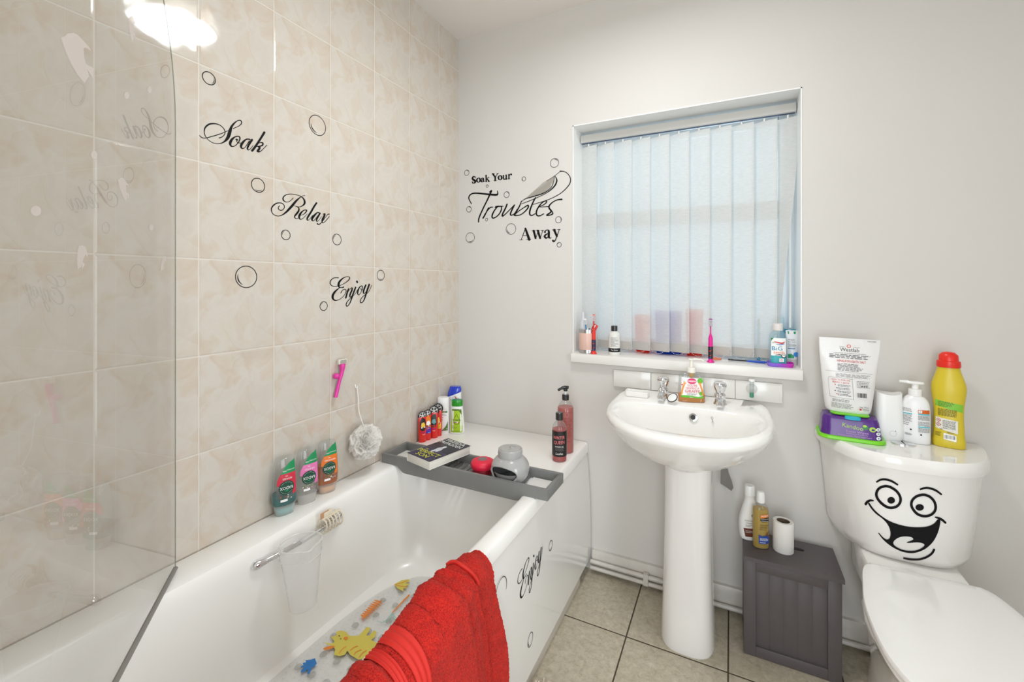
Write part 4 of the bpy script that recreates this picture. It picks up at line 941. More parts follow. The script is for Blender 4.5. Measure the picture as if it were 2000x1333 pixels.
bc_ = B(); cyl(bc_, .0145, .209, .232, bev=.002); bc_.build('collar', MATS['black_cap'], t)
pb = B(); pb.tube([(0, 0, .232), (0, 0, .250)], .0045, 10); pb.build('pump_stem', plw, t)
pb = B(); cyl(pb, .0085, .245, .257, bev=.002); pb.tube(cr([(.012, 0, .2595), (0, 0, .2605), (-.016, -.002, .257), (-.032, -.004, .249)], 5), [.0062] * 5 + [.0072] * 5 + [.0052] * 5 + [.0036], 12); pb.build('pump_head', MATS['black_cap'], t)
L = Lab(bd.fn); rr_ = mat('dark_red_print', (150, 66, 62), .5); L.text('&', 0, .158, .012, rr_).text('BODY  WASH', 0, .166, .005, rr_, w=.036).lines(-.022, .022, .062, .146, 14, rr_, .35).text('500ml', .008, .05, .006, rr_); L.build(t)

# ================================================================ BATH TRAY, BOOK, SPEAKER, BURNER
gyt = mat('grey_tray_paint', (122, 122, 120), .45, noise=.03, nscale=40)
t = thing('bath_tray', 'grey wooden bath tray laid across the bath, slatted in the middle', 'bath tray', (.027, -.570, .5462))
TW, TD = .680, .145
def prof(y0, y1, nm):
    P = [(0, 0)] + [(.072, 0)] + cr([(.072, .0), (.088, -.010), (.104, -.020), (.125, -.0215)], 4) + cr([(.555, -.0215), (.576, -.020), (.592, -.010), (.604, 0)], 4) + [(TW, 0), (TW, .034), (0, .034)]
    Q = []
    for p in P:
        if not Q or (abs(p[0] - Q[-1][0]) + abs(p[1] - Q[-1][1])) > 1e-4: Q.append(p)
    b = B(); b.prism([(p[0], p[1]) for p in Q], 1, y0, y1); return b.build(nm, gyt, t)
prof(0, .012, 'side_rail')
B().box(0, TW, TD - .012, TD, .0005, .034, .001).build('side_rail', gyt, t)
for x0 in (0, TW - .012): B().box(x0, x0 + .012, .012, TD - .012, .0005, .034, .001).build('end_rail', gyt, t)
for x0 in (.128, .552): B().box(x0, x0 + .012, .012, TD - .012, -.012, .012, .001).build('crossbar', gyt, t)
# rails with slats running across
for k in range(17):
    x = .147 + k * .0246; B().box(x, x + .0135, .012, TD - .012, -.004, .004, .0008).build('slat', gyt, t)
for x0, x1 in ((.012, .06), (.575, .665)):
    b = B(); b.prism(cr([(x0, .0025), (x0 + .02, .0025), (x1 - .01, .0025), (x1, .0025)], 2) + [(x1, .0045), (x0, .0045)], 1, .014, TD - .014); b.build('foot_pad', mat('tray_pad', (232, 230, 226), .5), t)
# book lying across the front of the tray
bk = thing('paperback_book', 'thick paperback book with a dark cover lying on the grey bath tray', 'book', (.249, -.505, .5822), math.radians(-14), None)
bk.rotation_euler = (0, 0, math.radians(-14))
bw, bh, bt_ = .128, .198, .030
pg = mat('book_pages', (222, 218, 208), .7, bump=.5, bscale=(500), bdist=.0006)
b = B(); b.box(-bw / 2 + .0015, bw / 2 - .002, -bh / 2 + .002, bh / 2 - .002, .0012, bt_ - .0012, .0008); b.build('pages', pg, bk)
cov = mat('book_cover', (36, 34, 42), .35); cvw = mat('book_back_cover', (224, 222, 216), .4)
b = B(); b.box(-bw / 2, bw / 2, -bh / 2, bh / 2, bt_ - .0011, bt_, .0003); b.build('front_cover', cov, bk)
b = B(); b.box(-bw / 2 - .0008, -bw / 2 + .0006, -bh / 2, bh / 2, .0002, bt_); b.box(-bw / 2, bw / 2, -bh / 2, bh / 2, 0, .0011, .0003); b.build('spine_and_back', cvw, bk)
L = Lab(lambda u, v, o: (u, v, bt_ + o)); yp = mat('book_yellow', (226, 226, 60), .4)
L.rect(-.063, .063, -.098, -.015, mat('book_navy', (46, 42, 74), .4), 1, 1)
L.poly([(-.010, -.012), (-.014, .004), (-.006, .014), (-.004, .030), (.004, .034), (.009, .024), (.008, .010), (.016, -.006), (.012, -.034), (.004, -.020), (-.002, -.040), (-.010, -.034)], mat('book_figure', (214, 216, 224), .5))
for k in range(9): L.stroke([(-.055 + k * .013, -.03 + .01 * (k % 3), .0008), (-.048 + k * .013, .012 - .008 * (k % 2), .002)], mat('book_mist', (96, 92, 130), .5)); L.lay -= 1
L.up().text("FREIDA", .0, .080, .027, wht, w=.100).text("McFADDEN", 0, .055, .027, wht, w=.112).text('NEW YORK TIMES BESTSELLER', 0, .094, .006, wht, w=.09)
L.text('THE', -.036, -.030, .010, yp).text('PERFECT', 0, -.052, .032, yp, w=.112).text('SON', 0, -.080, .032, yp, w=.060); L.build(bk, 'cover_print')
# red round speaker
t = thing('shower_speaker', 'small round red waterproof speaker standing on the grey tray', 'speaker', (.4265, -.492, .5505))
rdm = mat('red_rubber', (222, 28, 62), .45)
B().lathe([(.026, 0), (.033, .003), (.0355, .008), (.034, .016), (.032, .020)], n=36).build('suction_base', mat('red_base', (170, 20, 44), .5), t)
B().lathe([(.032, .020), (.0395, .023), (.042, .030), (.0415, .040), (.037, .047), (.028, .0505), (.001, .0525)], n=40).build('body', rdm, t)
b = B(); b.lathe([(.0165, .0508), (.0155, .0525), (.001, .0535)], n=24, cap0=False); b.build('button_pad', mat('speaker_button', (128, 108, 108), .5), t)
# ceramic wax burner
t = thing('wax_burner', 'round pale grey ceramic wax burner with lid dish and open arch, on the tray', 'burner', (.541, -.500, .5506))
gc_ = mat('grey_glaze', (168, 167, 165), .2, coat=.4)
pr_ = cr([(.036, 0), (.050, .008), (.061, .024), (.066, .042), (.063, .062), (.050, .080), (.038, .087)], 6) + cr([(.034, .084), (.046, .077), (.058, .060), (.061, .042), (.056, .026), (.046, .012), (.001, .008)], 6)
b = B(); b.lathe(pr_, n=120, cap0=True, cap1=False)
dl = []; A0_, AW, Z0_, ZW = math.radians(-94), .92, .0395, .0285
for f in b.bm.faces:
    c = f.calc_center_median(); r = math.hypot(c.x, c.y); an = (math.atan2(c.y, c.x) - A0_ + PI) % (2 * PI) - PI
    if r > .035 and c.z > .0105 and (an / AW) ** 2 + ((c.z - Z0_) / ZW) ** 2 < 1: dl.append(f)
bmesh.ops.delete(b.bm, geom=dl, context='FACES')
bo = b.build('body', gc_, t)
ar = B(); n = 60; pth = []
def rad_at(z): return interp([(0, .036), (.008, .050), (.024, .061), (.042, .066), (.062, .063), (.080, .050)], z)
for i in range(n):
    a = 2 * PI * i / n; z = Z0_ + (ZW + .0005) * math.sin(a); an = A0_ + (AW + .01) * math.cos(a); r = rad_at(z) - .002; pth.append((r * math.cos(an), r * math.sin(an), z))
ar.tube(pth, .0036, 8, closed=True); ar.build('arch_rim', gc_, t)
B().lathe([(.0585, .042), (.053, .027), (.044, .0135), (.001, .0095)], n=40, cap0=False).build('inner_lining', mat('burner_inside', (128, 126, 126), .15, coat=.6), t)  # inside surface in a darker, glossier grey than the body
b = B(); b.lathe([(.034, .0835), (.041, .086), (.0425, .098), (.0415, .110), (.039, .1125), (.036, .110), (.001, .107)], n=44); bl = b.build('dish', gc_, t)
L = Lab(lambda u, v, o: (u, v, .1075 + .002 * (1 - min(1, math.hypot(u, v) / .036) ** 2) + o)); b = B()
b.lathe([(.0355, .1085), (.033, .1115), (.02, .1125), (.001, .113)], n=36, cap0=False); b.tube(cr([(.012, .018, .1128), (-.004, .020, .1135), (-.006, .008, .1138), (.004, -.002, .1138), (.002, -.018, .113)], 5), .0016, 6); b.build('dish_lid', gc_, bl)
b = B(); cyl(b, .019, .0085, .024, bev=.001); b.build('tealight', mat('tealight_metal', (150, 152, 156), .25, metal=1), t)
# ================================================================ LOOFAH, RAZOR, CLIP, JUG
lf_ = clear('sponge_net', (255, 255, 255), 0, .72, (255, 253, 250), rough=.6)
t = thing('bath_puff', 'white net bath puff hanging by its cord on the tiles', 'bath puff', (.056, -.681, .666))
b = B(); rnd = random.Random(5)
for k in range(54):
    ax = Vector((rnd.gauss(0, 1), rnd.gauss(0, 1), rnd.gauss(0, 1))).normalized(); q = ax.to_track_quat('Z', 'Y').to_matrix()
    ph, fq = rnd.random() * 6, rnd.choice([5, 6, 7]); tl = rnd.uniform(.1, .75)
    NA = 40; R1 = rnd.uniform(.050, .064)
    A_ = []
    for i in range(NA):
        a = 2 * PI * i / NA; row = []
        for j in range(4):
            w = j / 3; r = .014 + (R1 * math.cos(math.asin(tl)) - .014) * w; h = R1 * tl * (.35 + .65 * w) + .007 * w * math.sin(fq * a + ph) + .0025 * w * math.sin(3 * fq * a)
            row.append(b.v(q @ Vector((r * math.cos(a + .05 * w * math.sin(fq * a)), r * math.sin(a), h))))
        A_.append(row)
    for i in range(NA):
        for j in range(3): b.f([A_[i][j], A_[(i + 1) % NA][j], A_[(i + 1) % NA][j + 1], A_[i][j + 1]])
b.ball((0, 0, 0), .043, 12)  # unseen inner ball added to bounce light out between the ruffles
for v in b.bm.verts: 
    v.co.x = v.co.x * .80
b.build('net_ball', lf_, t, recalc=False, angle=80)
b = B(); b.tube(cr([(-.018, .008, .05), (-.036, .004, .10), (-.042, .006, .15), (-.046, .004, .184)], 4), .0017, 6); b.build('cord', mat('cord', (232, 228, 220), .7), t)
t = thing('adhesive_hook', 'tiny clear hook on the tiles holding the puff cord', 'hook', (0, -.677, .850)); B().tube([(.0006, 0, .012), (.004, 0, .002), (.010, 0, 0), (.012, 0, .008)], .0022, 6).build('hook', plw, t)
t = thing('razor', 'bright pink razor fixed upright on the tiled wall', 'razor', (.016, -.752, .955))
pkm = mat('magenta_plastic', (222, 58, 158), .35)
b = B(); b.tube(cr([(0, .003, -.004), (.001, 0, -.03), (0, -.008, -.055), (-.002, -.016, -.085), (-.001, -.026, -.115)], 5), [.0095, .0105, .010, .009, .008] + [.0068] * 5 + [.006] * 5 + [.0065] * 5 + [.006], 12); b.build('handle', pkm, t)
b = B(); b.box(-.004, .006, -.017, .020, -.004, .012, .002); b.build('head', mat('razor_pad', (226, 220, 206), .5, bump=1, bscale=300), t)
b = B()
for k in range(4): b.box(.0062, .0072, -.013, .015, -.001 + k * .003, .0004 + k * .003)
b.build('blade', chrome, t)
b = B(); b.ball((-.002, -.022, -.043), .0115, 8, .9); b.build('suction_pad', pkm, t)
# claw clip on grab handle
t = thing('hair_claw_clip', 'cream claw hair clip gripping the chrome grab handle', 'hair clip', (.131, -.900, .504)); crm = mat('cream_plastic', (232, 220, 198), .4)
for sg in (-1, 1):
    b = B()
    for k in range(6):
        y = -.030 + k * .012; b.tube(cr([(sg * .003, y, .022), (sg * .016, y, .016), (sg * .019, y, .0), (sg * .012, y, -.016), (sg * .002, y, -.022)], 4), [.0022] * 16 + [.0014], 6)
    b.tube([(sg * .003, -.034, .022), (sg * .003, .034, .022)], .003, 8); b.box(min(sg * .001, sg * .005), max(sg * .001, sg * .005), -.028, .004, .022, .040, .0015); b.build('claw', crm, t)
b = B(); b.box(.003, .0045, -.040, -.010, .026, .043, .0007); b.build('grip', mat('tan_grip', (198, 150, 110), .5), t)
# measuring jug hung on handle
t = thing('plastic_jug', 'cloudy clear plastic jug hung by its rim on the grab handle', 'jug', (.197, -1.046, .365), 0, None, (math.radians(0), math.radians(-4), 0))
jm = clear('cloudy_plastic', (250, 250, 250), 0.05, .40, (255, 255, 255), rough=.12)
b = B(); rs = []
for r, z in ((.029, 0), (.033, .003), (.040, .06), (.0485, .13), (.052, .140), (.0530, .168)):
    P = []
    for i in range(48):
        a = 2 * PI * i / 48; e = 0
        if z > .12: e = .014 * math.exp(-((((a + .35) + PI) % (2 * PI) - PI) / .25) ** 2) * (z - .12) / .05
        P.append(((r + e) * math.cos(a), (r + e) * math.sin(a) , z))
    rs.append(P)
b.rings(rs, True, False); b.build('body', jm, t)
b = B(); b.tube([(p[0] * 1.0, p[1] * 1.0, .168) for p in rs[-1]], .0024, 8, closed=True); b.tube([(p[0] * 1.01, p[1] * 1.01, .138) for p in rs[-2]], .0012, 6, closed=True)
b.build('rim', clear('cloudy_rim', (240, 240, 238), .06, .6, (255, 255, 253), rough=.1), t)

# ================================================================ RED TOWEL over the bath edge
m, nt, bs = node_mat('red_terry'); bs.inputs['Roughness'].default_value = .95; bs.inputs['Sheen Weight'].default_value = .15; bs.inputs['Sheen Roughness'].default_value = .4
bs.inputs['Sheen Tint'].default_value = (1, .35, .25, 1)
tc = nt.nodes.new('ShaderNodeTexCoord'); n1 = nt.nodes.new('ShaderNodeTexNoise'); n1.inputs['Scale'].default_value = 420; n1.inputs['Detail'].default_value = 3; nt.links.new(tc.outputs['Object'], n1.inputs['Vector'])
n2 = nt.nodes.new('ShaderNodeTexNoise'); n2.inputs['Scale'].default_value = 30; n2.inputs['Detail'].default_value = 4; nt.links.new(tc.outputs['Object'], n2.inputs['Vector'])
cc = ramp(nt, mth(nt, 'ADD', mth(nt, 'MULTIPLY', n1.outputs['Fac'], .75), mth(nt, 'MULTIPLY', n2.outputs['Fac'], .25)), [(.34, rgb(140, 8, 2)), (.50, rgb(188, 20, 8)), (.66, rgb(214, 40, 22))]); nt.links.new(cc, bs.inputs['Base Color'])
bu = nt.nodes.new('ShaderNodeBump'); bu.inputs['Strength'].default_value = 1; bu.inputs['Distance'].default_value = .003; nt.links.new(n1.outputs['Fac'], bu.inputs['Height']); nt.links.new(bu.outputs[0], bs.inputs['Normal'])
terry = m
band = mat('red_woven_band', (198, 30, 16), .7, bump=.6, bscale=350, bdist=.0008)
t = thing('bath_towel', 'bright red terry towel draped over the edge of the bath', 'towel', (.64, -1.1, .56))
TOPZ = [(-1.60, .505), (-1.37, .515), (-1.31, .530), (-1.25, .537), (-1.20, .545), (-1.15, .556), (-1.09, .578), (-1.03, .588), (-.97, .580), (-.92, .562)]
def tow(u, v, off=0):
    """u: 0 far end .. 1 near end along the rim; v: 0 inside the bath .. 1 hanging outside"""
    y = -.915 - .62 * u; T = interp(TOPZ, y)
    if v < .25:
        k = v / .25; x = .605 + .021 * sm(k) + .010 * math.sin(7 * u + 1) * (1 - k); z = .33 + (T - .05 - .33) * k
    elif v < .5:
        k = (v - .25) / .25; a = PI * k; x = .663 - .037 * math.cos(a); z = T - .05 + .05 * math.sin(a)
    else:
        k = (v - .5) / .5; z = T - .05 - (T - .05 - .09) * k; g = sm(k * 1.5)
        x = .700 + .005 * g + .012 * g * math.sin(2 * PI * (1.7 * u + .25 * k) + 2.2) + .005 * g * math.sin(2 * PI * (4.3 * u + .4 * k))
        y += .062 * (1 - u) ** 2 * math.sin(min(1, k * 1.1) * PI / 2) + .010 * math.sin(3 * k + 9 * u) * g
    return Vector((x, y, z))
def us(v): return interp([(0, .33), (.25, .275), (.38, .20), (.5, .135), (.62, .105), (.8, .09), (1, .085)], v)
def steps(u, v):
    e = us(v); d2 = .045 + .09 * v
    return .015 * sm((u - e) / .018) - .005 * math.exp(-((u - e - .035) / .018) ** 2) + .009 * sm((u - e - d2) / .018) * (1 if v > .2 else v * 5) + .010 * sm((u - .565) / .02) * (1 - .35 * sm((u - .60) / .02)) + .008 * sm((u - .64) / .03)
def tw(u, v, off=0):
    p = tow(u, v); a = tow(min(1, u + .004), v) - tow(max(0, u - .004), v); c = tow(u, min(1, v + .004)) - tow(u, max(0, v - .004)); n = a.cross(c)
    n = n.normalized() if n.length > 1e-9 else Vector((0, 0, 1))
    if n.x + n.z * .6 < 0 and v > .2: n = -n
    return p + n * (off + (steps(u, v) if off > 0 else 0)) - Vector((.64, -1.1, .56))
def cloth(b, fn, nu, nv, th):
    b.grid(lambda i, j: fn(i, j, th), nu, nv); b.grid(lambda i, j: fn(i, j, 0), nu, nv)
    for J in (0, 1): b.grid(lambda i, j: fn(i, J, th * j), nu, 1); b.grid(lambda i, j: fn(J, i, th * j), nv, 1)
    bmesh.ops.remove_doubles(b.bm, verts=b.bm.verts[:], dist=1e-6)
rn = random.Random(3)
def fuzz(f, amp=.0011):
    def g(i, j, th):
        p = f(i, j, th); return p + Vector((rn.uniform(-1, 1), rn.uniform(-1, 1), rn.uniform(-1, 1))) * amp if th > 0 else p
    return g
b = B(); b.grid(lambda i, j: fuzz(tw)(i * .73, j, .006), 260, 200); b.grid(lambda i, j: tw(i * .73, j, 0), 60, 60)
b.build('towel_cloth', terry, t, recalc=False, angle=180)
# hem of the lower layer looping out at the top
hp = [tw(us(v) - .012 - .03 * math.sin(PI * (v - .14) / .34), v, .009) for v in [.14 + .34 * i / 40 for i in range(41)]]
lp = [tw(us(.48) - .012 - .055 * math.sin(PI * k * .5) , .48 - .15 * k, .010 + .006 * math.sin(PI * k)) for k in [i / 10 for i in range(1, 11)]]
b = B(); b.tube(hp, .0045, 8); b.build('hem', band, t)
for u0, u1, nm in ((.455, .508, 'woven_band'), (.535, .566, 'woven_band')):
    b = B(); b.grid(lambda i, j: tw(u0 + (u1 - u0) * i, .10 + .86 * j, .0085 + .0012 * math.sin(i * PI * 6)), 24, 100); b.build(nm, band, t, recalc=False)
# ================================================================ RUG
m, nt, bs = node_mat('rug_pile'); bs.inputs['Roughness'].default_value = .9; bs.inputs['Base Color'].default_value = rgb(214, 200, 182)
t = thing('bath_rug', 'shaggy beige bath rug on the floor tiles beside the bath', 'rug', (.972, -.86, 0))
b = B(); b.rings([rr(-.275, .25, -.40, .245, .05, .002), rr(-.28, .255, -.405, .25, .05, .006), rr(-.27, .245, -.395, .24, .05, .010)]); b.build('backing', m, t)
b = B(); rn = random.Random(9)
for k in range(9000):
    x, y = rn.uniform(-.275, .25), rn.uniform(-.40, .245)
    if y < -.1 and rn.random() < .6: continue
    a = rn.uniform(0, 2 * PI); l = rn.uniform(.012, .026); h = rn.uniform(.010, .024); w = .0016
    p = Vector((x, y, .009)); q = p + Vector((math.cos(a) * l * .5, math.sin(a) * l * .5, h)); r = p + Vector((math.cos(a) * l, math.sin(a) * l, h * .8)); n = Vector((-math.sin(a), math.cos(a), 0)) * w
    A_ = [b.v(p - n), b.v(p + n), b.v(q + n), b.v(q - n), b.v(r)]; b.f([A_[0], A_[1], A_[2], A_[3]]); b.f([A_[3], A_[2], A_[4]])
o = b.build('pile', m, t, recalc=False); o['kind'] = 'stuff'
# ================================================================ WINDOW SILL THINGS
SZ = .9262
steel = mat('brushed_steel', (196, 196, 196), .25, metal=1)
t = thing('toothbrush_cup', 'steel and pale pink toothbrush cup at the left end of the window sill', 'cup', (.655, .030, SZ))
b = B(); b.lathe([(.035, 0), (.0368, .002), (.0368, .016)], n=36, cap1=False); b.lathe([(.0368, .088), (.0368, .103), (.0355, .104), (.0345, .102), (.0345, .006), (.001, .005)], n=36, cap0=False, cap1=False); b.build('steel_rim', steel, t)
b = B(); b.lathe([(.0366, .016), (.0371, .017), (.0371, .087), (.0366, .088)], n=36, cap0=False, cap1=False); b.build('pink_sleeve', mat('rose_sleeve', (222, 184, 170), .3), t)
def brush(label, loc, tilt, handle, h, head, kind='toothbrush', flat=False, dark=None, foot=False):
    t = thing('toothbrush', label, 'toothbrush', loc); b = B(); hz = h
    b.tube(cr([(0, 0, .006 if not foot else .004), (0, 0, .03), (.0, 0, h * .55), (0, 0, h * .68), (0, 0, h * .84)], 4), [.0075 if foot else .005] * 5 + [.0082 if foot else .0055] * 4 + [.006, .004, .003, .0024] + [.0024] * 4, 10); hh = b.build('handle', handle, t)
    b = B(); b.box(-.0058, .0058, -.0025, .0025, h * .82, h, .002); hd = b.build('head', head, t)
    b = B()
    for i in range(4):
        for j in range(7): b.box(-.0045 + i * .0026, -.0027 + i * .0026, -.0125, -.0025, h * .835 + j * h * .021, h * .835 + j * h * .021 + .0022)
    b.build('bristles', mat('bristle', (230, 232, 236), .6), hd)
    if foot:
        b = B(); b.lathe([(.0135, 0), (.0135, .002), (.010, .006), (.0075, .012)], n=20); b.build('suction_foot', handle, t)
    if dark:
        bd = Body([(.010, .0079, .0079, 2), (h * .45, .0085, .0085, 2)], 1); L = Lab(bd.fn); L.rect(-.0125, .0125, .014, h * .36, dark, 10, 2)
        for k in range(6): L.poly([(-.006 + .003 * (k % 3), .018 + k * .009), (.002 + .002 * (k % 2), .022 + k * .009), (-.001, .014 + k * .009)], (mat('spidery_red', (200, 40, 40), .4) if k % 2 else mat('print_blue', (50, 80, 170), .4))); L.lay -= 1
        L.build(hh, 'printed_pattern')
    t.rotation_euler = tilt
    return t
redb = mat('red_brush', (222, 46, 30), .35); mag = mat('magenta_brush', (226, 22, 146), .35)
brush('red kids toothbrush with dark pattern standing on the sill by the cup', (.690, .006, SZ), (0, 0, .2), redb, .170, redb, dark=mat('navy_print', (40, 34, 64), .4), foot=True)
brush('magenta kids toothbrush standing on the sill in front of the blind', (1.150, .004, SZ), (0, 0, 0), mag, .168, mat('purple_head', (150, 40, 130), .4), dark=blk, foot=True)
brush('white and blue toothbrush leaning in the cup', (.662, .030, SZ), (math.radians(3), math.radians(-6), 0), mat('blue_brush', (60, 150, 200), .35), .150, plw)
brush('white toothbrush leaning right in the cup', (.645, .034, SZ), (0, math.radians(13), .4), plw, .155, plw)
t = thing('toothpaste_tube', 'pale toothpaste tube standing upside down in the cup', 'tube', (.636, .026, SZ + .006), .3)
B().rings([se(.012, .009, 2, .0), se(.013, .009, 2, .12), se(.009, .008, 2, .135), se(.0065, .0065, 2, .150), se(.0065, .0065, 2, .172)]).build('body', mat('pale_tube', (206, 208, 212), .4), t)
t = thing('toothpaste_tube', 'red and white striped toothpaste tube tilted in the cup', 'tube', (.636, .030, SZ + .010), 0, None, (0, math.radians(27), 0))
B().rings([se(.008, .008, 2, 0), se(.010, .008, 2, .04), se(.011, .0045, 2.4, .105), se(.011, .001, 3, .128)]).build('body', mat('red_tube_paste', (206, 40, 36), .35), t)
b = B(); b.box(-.003, .002, -.0105, -.0062, .03, .126, .0008); b.build('white_stripe', wht, t)
# small white bottle with black cap
t = thing('lotion_bottle', 'small off-white bottle with black cap and black band on the sill', 'bottle', (.775, .022, SZ), .25)
bd = Body([(0, .0225, .0225, 2), (.002, .0242, .0242, 2), (.08, .0242, .0242, 2), (.092, .021, .021, 2), (.098, .013, .013, 2), (.101, .012, .012, 2)], 3); bd.mesh(B()).build('body', mat('off_white_plastic', (222, 221, 216), .35), t)
bc_ = B(); cyl(bc_, .0132, .101, .124, bev=.0015); bc_.build('cap', MATS['black_cap'], t)
L = Lab(bd.fn); L.lines(-.016, .018, .036, .076, 9, gryp, .4, .5).rect(-.034, .034, .014, .030, blk, 14, 1).text('The Shade', 0, .022, .007, wht); L.build(t)
# mouthwash with kids label
tl_ = mat('teal_label', (60, 170, 176), .4)
t = thing('mouthwash_bottle', 'kids mouthwash bottle with teal label reading Big teeth, right end of the sill', 'bottle', (1.374, .030, SZ), math.radians(8))
bd = Body([(0, .027, .017, 2.8), (.003, .029, .019, 2.8), (.02, .029, .019, 2.8), (.10, .028, .018, 2.8), (.118, .024, .016, 2.4), (.126, .016, .014, 2), (.131, .0145, .0135, 2)], 3); bd.mesh(B()).build('body', clear('clear_blue_plastic', (240, 250, 252), .05, .16, (224, 242, 248)), t)
bc_ = B(); cyl(bc_, .0165, .130, .156, bev=.002); bc_.build('cap', mat('warm_white_cap', (226, 220, 216), .35), t)
L = Lab(bd.fn); L.rect(-.0265, .024, .010, .104, wht, 8, 5).rect(-.0265, .024, .010, .040, tl_, 8, 2)
L.poly([(-.0265, .092), (-.016, .104), (-.0265, .104)], grn); L.stroke([(-.016, .092, .001), (-.004, .088, .004), (.010, .086, .005), (.018, .091, .002)], redp); L.stroke([(-.010, .083, .001), (.004, .080, .003), (.016, .084, .002)], mat('blue_print', (30, 110, 180), .4))
L.text('BiG', -.006, .066, .021, mat('big_blue', (30, 140, 180), .4), w=.032).text('teeth', .0, .052, .014, mat('orange_print', (230, 110, 40), .4), w=.034).text('aqua', -.016, .088, .006, blk)
L.stroke([(-.012, .042, .0012), (.002, .044, .003), (.010, .041, .0015)], blk); L.disc(.014, .040, .0075, blk); L.disc(.014, .041, .0055, wht); L.disc(.012, .0425, .0012, blk); L.disc(.016, .0425, .0012, blk); L.rect(.0, .014, .018, .031, wht, 2, 1).lines(.002, .012, .020, .029, 4, redp, .4); L.build(t)
t = thing('liquid_measure_tray', 'translucent purple and magenta plastic dish under the mouthwash bottle', 'dish', (1.392, .025, SZ))
b = B(); b.rings([rr(-.050, .028, -.022, .030, .012, .0003), rr(-.054, .032, -.026, .034, .014, .014), rr(-.052, .030, -.024, .032, .013, .014), rr(-.048, .026, -.020, .028, .011, .0015)]); 
m, nt, bs = node_mat('purple_magenta'); bs.inputs['Roughness'].default_value = .15; tc = nt.nodes.new('ShaderNodeTexCoord'); sp2 = nt.nodes.new('ShaderNodeSeparateXYZ'); nt.links.new(tc.outputs['Object'], sp2.inputs[0])
nt.links.new(ramp(nt, mth(nt, 'ADD', mth(nt, 'MULTIPLY', sp2.outputs[0], 12.), .55), [(.25, rgb(150, 110, 230)), (.8, rgb(214, 40, 190))]), bs.inputs['Base Color']); bs.inputs['Alpha'].default_value = .8
b.build('dish', m, t)
t = thing('lotion_tube', 'white face care tube with green and blue leaves standing in the right window corner', 'tube', (1.424, .082, SZ), math.radians(4))
bd = Body([(.022, .0165, .0130, 2), (.05, .018, .0125, 2), (.09, .020, .008, 2.2), (.128, .021, .0012, 3)], 3); bd.mesh(B()).build('body', mat('tube_white', (222, 224, 226), .35), t)
bc_ = B(); bc_.rings([se(.0165, .0125, 2, 0), se(.0172, .0130, 2, .002), se(.0168, .0128, 2, .022)]); bc_.build('cap', mat('tube_cap', (196, 192, 190), .4), t)
L = Lab(bd.fn); gp = mat('leaf_green', (20, 150, 90), .4); bp_ = mat('leaf_blue', (60, 140, 210), .4)
L.poly([(-.016, .124), (-.010, .124), (-.010, .116), (-.013, .113)], gp).poly([(.004, .124), (.012, .124), (.010, .114), (.005, .115)], gp).text('simple', -.004, .094, .009, gryp).text('skin care', -.004, .086, .007, gryp).lines(-.015, .013, .066, .080, 3, gryp, .3).rect(-.016, .008, .060, .063, mat('blue_bar', (60, 110, 160), .4))
L.poly([(-.016, .026), (.004, .026), (.003, .036), (-.004, .042), (-.016, .040)], gp, .008).disc(.011, .040, .009, bp_); L.build(t)
t = thing('face_wash_tube', 'bright turquoise tube standing behind the white tube in the window corner', 'tube', (1.423, .128, SZ))
b = B(); b.rings([se(.016, .010, 2, 0), se(.0165, .012, 2, .02), se(.0175, .010, 2, .08), se(.0185, .002, 3, .128)]); b.build('body', clear('turquoise_plastic', (40, 205, 220), .08, .7, (40, 200, 215)), t)
t = thing('mouthwash_bottle', 'pale blue bottle with wide white cap between blind and window', 'bottle', (1.385, .150, SZ))
bd = Body([(0, .027, .02, 2.6), (.003, .029, .022, 2.6), (.10, .029, .021, 2.5), (.125, .024, .019, 2.2), (.132, .018, .018, 2)], 3); bd.mesh(B()).build('body', clear('pale_blue_plastic', (200, 236, 244), .08, .45, (196, 230, 240)), t)
bc_ = B(); cyl(bc_, .020, .132, .172, bev=.003); bc_.build('cap', mat('aqua_white_cap', (214, 240, 244), .35), t)
L = Lab(bd.fn); L.text('Sensi', 0, .09, .018, mat('grey_blue_print', (110, 140, 150), .5), w=.04, shear=.3); L.build(t)
# coloured things between the blind and the glass
for i, (x0, x1, h, c, lab) in enumerate(((.838, .905, .165, (255, 104, 70), 'first orange plastic tub standing behind the blind'), (.925, 1.035, .185, (10, 140, 235), 'wide blue plastic tub standing behind the blind'), (1.048, 1.118, .195, (255, 104, 70), 'second orange plastic tub, tallest behind the blind'))):
    t = thing('plastic_tub', lab, 'tub', ((x0 + x1) / 2, .151, SZ)); w = (x1 - x0) / 2
    b = B(); b.rings([rr(-w + .006, w - .006, -.018, .018, .008, 0), rr(-w, w, -.024, .024, .010, h), rr(-w + .003, w - .003, -.021, .021, .008, h), rr(-w + .008, w - .008, -.015, .015, .006, .004)]); b.build('tub', clear('tub_plastic%d' % i, c, .03, .2, c), t)
for x, y, lab in ((1.165, .10, 'orange lid lying on the sill under the blind'),):
    t = thing('jar_lid', lab, 'lid', (x, .088, SZ)); b = B(); cyl(b, .022, 0, .006); b.build('lid', mat('orange_lid', (236, 130, 90), .4), t)
t = thing('toothbrush', 'blue toothbrush with black neck lying on the sill under the blind', 'toothbrush', (1.285, .064, SZ + .005))
b = B(); b.tube([(-.01, .0, 0), (.05, -.004, 0)], [.0035, .0045], 8); b.tube([(.05, -.004, 0), (.068, -.006, 0)], .003, 8); b.build('handle', mat('royal_blue', (30, 80, 190), .35), t)
b = B(); b.tube([(-.065, .004, .0), (-.01, 0, 0)], .0026, 8); b.box(-.075, -.058, 0, .009, -.002, .003, .001); b.build('head', blk, t)
t = thing('toothbrush', 'turquoise toothbrush standing behind the blind near its right side', 'toothbrush', (1.318, .145, SZ))
